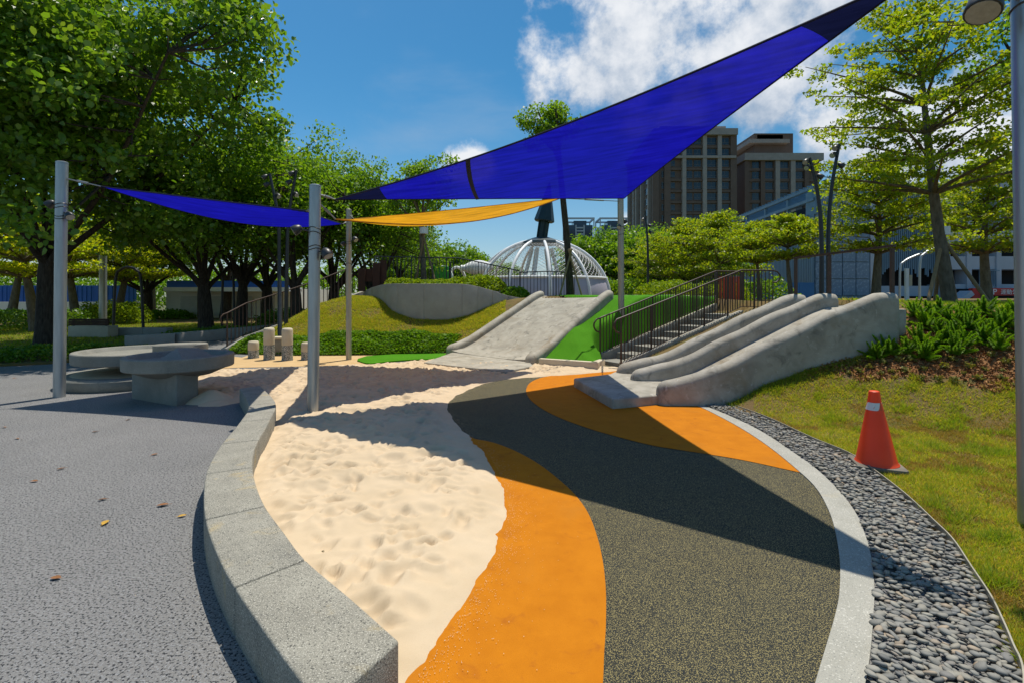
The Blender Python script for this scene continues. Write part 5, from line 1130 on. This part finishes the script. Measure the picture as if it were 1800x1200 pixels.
# --- two far grey towers
for px0, px1, lb in ((994, 1045, 'distant grey tower with open roof frame beside the spire'), (1054, 1106, 'distant grey tower with open roof frame left of the brown tower')):
    Yf = 270.0; fx = lambda p: gx(p, Yf); fz = lambda p: EYE-(p-HOR)/FPX*Yf; t = thing('office_tower', lb, 'building', (fx(px0), Yf, 0), 'distant grey towers'); w_ = fx(px1)-fx(px0)
    MB().obox((fx(px0)+1, Yf, 0), (w_-2, 0, 0), (0, 16, 0), (0, 0, fz(396))).build('wall', m_navyglass, t, smooth=0)
    MB().obox((fx(px0)+5, Yf+3, fz(396)), (w_-9, 0, 0), (0, 10, 0), (0, 0, fz(387)-fz(396))).build('core', m_navyglass, t, smooth=0)
    for f in (0, .34, .62, .96): MB().obox((fx(px0)+w_*f, Yf-.6, 0), (w_*.035, 0, 0), (0, .6, 0), (0, 0, fz(383 if f in (0, .96) else 396))).build('mullion', m_gw, t, smooth=0)
    for f in (0, .96): MB().obox((fx(px0)+w_*f, Yf+14, 0), (w_*.035, 0, 0), (0, .6, 0), (0, 0, fz(383))).build('mullion', m_gw, t, smooth=0)
    MB().obox((fx(px0), Yf-.7, fz(386)), (w_, 0, 0), (0, 16, 0), (0, 0, fz(383)-fz(386))).build('roof_frame', m_gw, t, smooth=0) if False else None
    for yy in (Yf-.7, Yf+14): MB().obox((fx(px0), yy, fz(386)), (w_, 0, 0), (0, .7, 0), (0, 0, fz(383)-fz(386))).build('roof_beam', m_gw, t, smooth=0)
    for xx in (fx(px0), fx(px1)-.7): MB().obox((xx, Yf, fz(386)), (.7, 0, 0), (0, 14, 0), (0, 0, fz(383)-fz(386))).build('roof_beam', m_gw, t, smooth=0)
    for k in range(9): MB().obox((fx(px0)+w_*.375, Yf-.3, fz(402+k*5.5)), (w_*.245, 0, 0), (0, .3, 0), (0, 0, .7)).build('band', m_gw, t, smooth=0)
# --- blue louvred car park
m_louv = mat('blue_grey_louvre', [(.12, .20, .27), (.16, .26, .34)], scale=2, rough=.5)
m_perf = mat('perforated_blue_panel', [(.15, .22, .30), (.19, .27, .36)], scale=3, rough=.5, speck=(6, (.26, .35, .44), .56, .60))
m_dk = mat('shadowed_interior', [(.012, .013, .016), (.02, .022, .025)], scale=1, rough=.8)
m_pale = mat('pale_blue_grey_render', [(.38, .43, .49), (.44, .49, .55)], scale=.6, rough=.8)
m_bluew = mat('bright_blue_wall', [(.035, .15, .42), (.045, .18, .47)], scale=1, rough=.7)
cp_ = thing('car_park', 'blue grey louvred car park building with a patterned front panel on the right', 'building', (21.9, 35, 0))
zt_ = 9.4; xa, ya = gx(1432, 35), 35.0; xb, yb = 23.3, 52.5
dv = Vector((xb-xa, yb-ya, 0)); Ld = dv.length; dv.normalize()
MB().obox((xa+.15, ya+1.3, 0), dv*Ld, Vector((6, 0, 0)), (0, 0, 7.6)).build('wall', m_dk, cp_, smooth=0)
lme = None
lr = random.Random(4)
for k in range(74):
    p = Vector((xa, ya, 0))+dv*(Ld*(k+.5)/74)+Vector((-.12, 0, 0)); zlo = 1.3+lr.uniform(-.4, .7); zhi = 7.4+lr.uniform(-.5, .3)
    if lme is None: o = MB().box((0, 0, .5), (.16, .15, 1.0)).build('louvre', m_louv, cp_, smooth=0); o.data.transform(Matrix.Translation(org(cp_))); lme = o.data
    else: o = link_mesh('louvre', lme, None, cp_)
    o.location = Vector((p.x, p.y, zlo))-org(cp_); o.scale = (1, 1, zhi-zlo)
for k in range(5):
    p = Vector((xa, ya, 0))+dv*(Ld*k/4.3); MB().box((p.x+.1, p.y, 8.5), (.22, .22, 2.0)).build('pergola_post', m_louv, cp_, smooth=0)
for off_, z_ in ((0, 9.35), (2.2, 9.2), (0, 8.5)): MB().obox((xa+off_-.1, ya, z_), dv*Ld, (.2, 0, 0), (0, 0, .22)).build('pergola_beam', m_louv, cp_, smooth=0)
for k in range(30):
    p = Vector((xa, ya, 0))+dv*(Ld*(k+.2)/30); MB().obox((p.x-.15, p.y, 9.6), (2.6, 0, 0), (0, .08, 0), (0, 0, .10)).build('pergola_slat', m_louv, cp_, smooth=0)
xr = gx(1530, 35); ncol, nrow = 4, 6; pw = (xr-xa-.1)/ncol; phh = (8.9-1.6)/nrow
MB().obox((xa+.02, 35.1, 0), (xr-xa, 0, 0), (0, 1.0, 0), (0, 0, 9.2)).build('frame_wall', m_louv, cp_, smooth=0)
pme = None
for i in range(ncol):
    for j in range(nrow):
        if pme is None: o = MB().box((0, 0, 0), (pw-.06, .06, phh-.06)).build('panel', m_perf, cp_, smooth=0); o.data.transform(Matrix.Translation(org(cp_))); pme = o.data
        else: o = link_mesh('panel', pme, None, cp_)
        o.location = Vector((xa+.05+pw*(i+.5), 35.04, 1.6+phh*(j+.5)))-org(cp_)
for k in range(5): MB().box((xa+.3+k*1.0, 34.4, 9.75), (.10, .5, .12)).build('roof_lamp', m_black, cp_, smooth=0)
# --- garage front to the right of it
gz = lambda py, Y=36.0: EYE-(py-HOR)/FPX*Y
ga = thing('parking_garage', 'pale grey multi-storey garage with dark openings and red sign at the right', 'building', (gx(1532, 36), 36, 0))
gx0, gx1 = gx(1532, 36), gx(1830, 36)
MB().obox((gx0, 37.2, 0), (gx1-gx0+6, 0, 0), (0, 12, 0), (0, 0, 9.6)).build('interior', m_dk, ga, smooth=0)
for (p0, p1, xl, xr_) in ((503, 521, 1530, 1662), (445, 458, 1530, 1662), (395, 408, 1530, 1662), (322, 345, 1530, 1662), (500, 508, 1662, 1850), (451, 474, 1662, 1850), (402, 425, 1662, 1850), (365, 380, 1662, 1850), (318, 345, 1662, 1850)):
    Yg = 36.0 if xl == 1530 else 35.2
    MB().obox((gx(xl, Yg), Yg, gz(p1, Yg)), (gx(xr_, Yg)-gx(xl, Yg), 0, 0), (0, 1.6, 0), (0, 0, gz(p0, Yg)-gz(p1, Yg))).build('floor_slab', m_pale, ga, smooth=0)
for px in (1530, 1662, 1700, 1752): MB().obox((gx(px, 35.1), 35.1, 0), (.35, 0, 0), (0, 1.0, 0), (0, 0, 9.4)).build('column', m_pale, ga, smooth=0)
lr = random.Random(8)
for k in range(34):
    px = 1537+k*3.6; za, zb_ = gz(lr.uniform(470, 490)), gz(lr.uniform(325, 345)); x_ = gx(px, 35.8)
    o = link_mesh('louvre', lme, None, ga); o.location = Vector((x_, 35.8, za))-org(ga); o.scale = (.6, .6, zb_-za)
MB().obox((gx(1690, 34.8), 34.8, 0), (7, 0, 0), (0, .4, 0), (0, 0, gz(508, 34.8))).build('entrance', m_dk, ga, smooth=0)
a_, b_ = D(1655, 548, 34.2), D(1700, 515, 34.2); MB().bar(a_, b_, .9, .35).build('outer_stair', m_pale, ga, smooth=0)
for k in range(9):
    x_ = gx(1722+k*3.5, 34.9); MB().box((x_, 34.9, gz(490, 34.9)), (.05, .05, 1.1)).build('balcony_bar', m_louv, ga, smooth=0)
MB().obox((gx(1722, 34.9), 34.85, gz(477, 34.9)), (1.4, 0, 0), (0, .08, 0), (0, 0, .08)).build('balcony_rail', m_louv, ga, smooth=0)
m_sred = mat('red_sign_board', [(.50, .035, .028), (.56, .045, .034)], scale=2, rough=.5); m_let = mat('white_lettering', [(.78, .76, .72), (.8, .78, .74)], scale=5, rough=.6)
Ys = 34.0; sg = thing('parking_sign', 'red parking sign board with white lettering over the garage entrance', 'sign', D(1727, 520, Ys))
q0, q1 = D(1727, 520, Ys), D(1815, 507, Ys); MB().obox(q0, (q1.x-q0.x, 0, 0), (0, .25, 0), (0, 0, q1.z-q0.z)).build('board', m_sred, sg, smooth=0)
MB().obox((D(1712, 520, Ys).x, Ys+.1, 0), (D(1730, 520, Ys).x-D(1712, 520, Ys).x, 0, 0), (0, .3, 0), (0, 0, q1.z)).build('side_panel', m_sred, sg, smooth=0)
def lettering(txt, at, size, parent):
    cu = bpy.data.curves.new('txt', 'FONT'); cu.body = txt; cu.size = size; cu.extrude = .01; ob = bpy.data.objects.new('txt', cu); COL.objects.link(ob)
    dg = bpy.context.evaluated_depsgraph_get(); me = bpy.data.meshes.new_from_object(ob.evaluated_get(dg)); bpy.data.objects.remove(ob)
    me.transform(Matrix.Rotation(R(90), 4, 'X')); me.materials.clear(); o = link_mesh('lettering', me, m_let, parent); o.location = Vector(at)-org(parent); return o
lettering('P', D(1745, 518.3, Ys-.02), .58, sg); lettering('運動公園', D(1759, 517.3, Ys-.02), .40, sg)
# bright blue hoarding and white posts in front of the car park
hb = thing('blue_hoarding', 'bright blue wall panel at the foot of the louvred building', 'wall', (gx(1340, 27), 27, 0))
for k in range(5):
    a = lerp(gx(1300, 27), gx(1432, 27), k/5); MB().obox((a, 27, .2), ((gx(1432, 27)-gx(1300, 27))/5-.02, 0, 0), (0, .1, 0), (0, 0, EYE-(497-HOR)/FPX*27-.2)).build('panel', m_bluew, hb, smooth=0)
for lb, px, Y_, top_, arm in (('slim grey street lamp pole with a curved arm left of the stakes', 1582, 30, 455, 34), ('slim grey street lamp pole with a curved arm behind the right stakes', 1617, 27, 440, 34)):
    b_ = Vector((gx(px, Y_), Y_, 0)); zt2 = EYE-(top_-HOR)/FPX*Y_; t = thing('street_lamp', lb, 'lamp post', b_); MB().tube(spline([b_, b_+Vector((0, 0, zt2*.8)), b_+Vector((.25, 0, zt2*.95)), b_+Vector((.9, 0, zt2+.15)), b_+Vector((1.3, 0, zt2+.3))], 5), .06, 8).build('pole', m_steel, t)
    MB().box(b_+Vector((1.45, 0, zt2+.33)), (.5, .16, .08)).build('lamp_head', m_steel, t, bevel=.02)
sgn = thing('notice_post', 'white notice post standing beyond the slide head', 'sign', D(1594, 545, 16).xy.to_3d()); q = D(1594, 520, 16)
MB().box((q.x, 16, 1.85), (.10, .08, 1.3)).build('post', m_white, sgn); MB().box((q.x+.09, 15.97, 2.1), (.09, .05, .36)).build('notice', m_cream, sgn)

# ================================================================ far left: kiosk, blue fence, low walls, bench
m_bf = mat('blue_fence_sheet', [(.02, .10, .36), (.03, .12, .42)], scale=2, rough=.5)
m_kw = mat('kiosk_wall', [(.72, .67, .56), (.78, .73, .62)], scale=1, rough=.85)
m_fasc = mat('blue_fascia', [(.03, .14, .60), (.04, .17, .66)], scale=1, rough=.5)
m_sh = mat('roller_shutter', [(.50, .49, .42), (.58, .57, .50)], scale=2, rough=.5)
bfn = thing('site_fence', 'long blue sheet fence on a pale wall at the far left', 'fence', (gx(0, 37), 37, 0))
MB().obox((gx(-60, 37), 37, 0), (gx(262, 37)-gx(-60, 37), 0, 0), (0, .3, 0), (0, 0, 1.12)).build('base_wall', m_kw, bfn, smooth=0)
fp = MB()
npn = 9; pw = 1.6
for j in range(npn):
    f = j/npn; fp.obox((f*pw, -.04 if j % 2 else .0, 0), (pw/npn*.999, 0, 0), (0, .06, 0), (0, 0, 1.25))
o = fp.build('sheet', m_bf, bfn, smooth=0); o.data.transform(Matrix.Translation(org(bfn))); fme = o.data; xk = gx(-60, 37); first = True
while xk < gx(262, 37)-1.2:
    if not first: o = link_mesh('sheet', fme, None, bfn)
    first = False; o.location = Vector((xk, 37.1, 1.125))-org(bfn); xk += pw+.02
kk0, kk1 = gx(258, 34), gx(452, 34); kz = lambda py: EYE-(py-HOR)/FPX*34
ki = thing('kiosk', 'low cream kiosk with roller shutters and blue fascia among the left trees', 'building', (kk0, 34, 0))
MB().obox((gx(292, 34), 34, 0), (kk1-gx(292, 34)+3, 0, 0), (0, 6, 0), (0, 0, kz(508))).build('wall', m_kw, ki, smooth=0)
MB().obox((gx(316, 34), 32.4, kz(513)), (kk1-gx(316, 34)+3, 0, 0), (0, 2, 0), (0, 0, kz(506)-kz(513))).build('canopy', m_white, ki, smooth=0)
MB().obox((gx(318, 34), 32.6, kz(506)), (kk1-gx(318, 34)+3, 0, 0), (0, .2, 0), (0, 0, kz(495)-kz(506))).build('fascia', m_fasc, ki, smooth=0)
for (p0, p1) in ((319, 348), (372, 398), (420, 445)):
    sh = MB(); 
    for j in range(9): sh.obox((gx(p0, 34), 33.9-.03*(j % 2), kz(555)+j*(kz(521)-kz(555))/9), (gx(p1, 34)-gx(p0, 34), 0, 0), (0, .1, 0), (0, 0, (kz(521)-kz(555))/9*.97))
    sh.build('roller_shutter', m_sh, ki, smooth=0)
lw = thing('low_wall', 'long low concrete wall on the left lawn behind the bench', 'wall', (gx(118, 18.5), 18.5, 0))
for k in range(4):
    a = lerp(gx(117, 18.5), gx(290, 18.5), k/4); MB().obox((a, 18.6, 0), ((gx(290, 18.5)-gx(117, 18.5))/4-.01, 0, 0), (0, .35, 0), (0, 0, .36)).build('block', m_wallc, lw, bevel=.01)
lw2 = thing('low_wall', 'low concrete wall running back beside the grey path', 'wall', (-11.9, 15.3, 0))
pts_ = [Vector((-12.15, 15.15, 0)), Vector((-11.3, 16.1, 0)), Vector((-10.9, 18.0, 0)), Vector((-10.4, 20.4, 0)), Vector((-9.6, 22.5, 0))]
for a, b in zip(pts_, pts_[1:]):
    d_ = (b-a).normalized(); n_ = Vector((d_.y, -d_.x, 0))*.3; MB().obox(a+d_*.005, b-a-d_*.01, n_, (0, 0, .36)).build('block', m_wallc, lw2, bevel=.01)
m_wood = mat('dark_wood_slats', [(.05, .025, .016), (.08, .04, .024)], scale=5, rough=.7, stretch=(1, 8, 8))
be = thing('bench', 'concrete bench with brown slatted back on the left lawn', 'bench', (gx(162, 18), 18.2, 0)); bx_0, bx_1 = gx(128, 18.2), gx(197, 18.2)
MB().obox((bx_0, 18.0, .05), (bx_1-bx_0, 0, 0), (0, .5, 0), (0, 0, .42)).build('seat_block', m_cream, be, bevel=.01)
for j in range(3): MB().obox((bx_0, 18.02+.0*j, .49+j*.085), (bx_1-bx_0, 0, 0), (0, .06, 0), (0, 0, .078)).build('slat', m_wood, be, smooth=0)
for x_ in (bx_0+.1, bx_1-.16): MB().obox((x_, 18.081, .47), (.06, 0, 0), (0, .04, 0), (0, 0, .26)).build('back_post', m_black, be, smooth=0)
# fallen leaves
m_lf1 = mat('dry_yellow_leaf', [(.42, .24, .03), (.5, .3, .05)], scale=30, rough=.7); m_lf2 = mat('dry_brown_leaf', [(.20, .085, .03), (.28, .13, .05)], scale=30, rough=.7); m_lf3 = mat('dark_green_leaf', [(.05, .05, .015), (.07, .07, .02)], scale=30, rough=.6)
def fallen(px, py, m, label, s=.075, z=.008, group=None):
    p = W(px, py, z); rr = random.Random(int(px*7+py)); a = rr.uniform(0, 6.28); rows = []
    for i, t in enumerate(np.linspace(0, 1, 7)):
        w = .27*math.sin(math.pi*min(1, t*.97+.02))**.8+.01; row = []
        for j in (-1, 0, 1): row.append(Vector(((t-.5), w*j, .10*abs(j)*w*4+.12*(t-.5)**2+.004)))
        rows.append(row)
    mb = MB(); M = Matrix.Translation(p)@Matrix.Rotation(a, 4, 'Z')@Matrix.Rotation(rr.uniform(-.25, .25), 4, 'X')@Matrix.Scale(s, 4)
    mb.loft([[M@q for q in r_] for r_ in rows], closed=False, cap=False); mb.tube([M@Vector((-.75, .05, .05)), M@Vector((-.5, 0, .04))], s*.018, 4)
    tag(mb.build('fallen_leaf', m, base=p, smooth=60), label, 'leaf', group)
fallen(185, 918, m_lf1, 'yellow fallen leaf on the grey paving nearest the camera'); fallen(286, 887, m_lf2, 'brown fallen leaf on grey paving left of the low wall', .08); fallen(320, 906, m_lf1, 'small ochre fallen leaf close to the low wall', .055)
fallen(733, 955, m_lf2, 'orange brown leaf lying in the sunlit sand', .07, .03); fallen(720, 729, m_lf3, 'dark green leaf lying in the shaded sand', .085, .03)
for px, py, lb in ((107, 823, 'brown leaf on open grey paving straight below the left steel post'), (167, 758, 'small brown leaf on paving just in front of the play table shadow'), (30, 770, 'small brown leaf on sunlit paving left of the steel post foot'),
        (8, 750, 'brown leaf on sunlit paving at the very left picture edge'), (25, 664, 'small brown leaf in tree shade left of the steel post'), (180, 877, 'small brown leaf right above the yellow leaf on the paving'), (98, 1015, 'brown leaf lying alone on the lower left paving'),
        (225, 737, 'small leaf at the edge of the play table shadow'), (60, 845, 'small brown leaf left of the one below the post'), (272, 798, 'small brown leaf between the table shadow and the low wall')): fallen(px, py, m_lf2, lb, .06, .008)
for px, py, s in ((568, 968, .02), (680, 1012, .02), (712, 833, .025), (640, 870, .015), (665, 1075, .015), (792, 787, .03)): fallen(px, py, m_lf3, 'tiny dark leaf fragment on the sand', s, .03, 'leaf bits on the sand')
# sand spilled on the wall and paving, debris
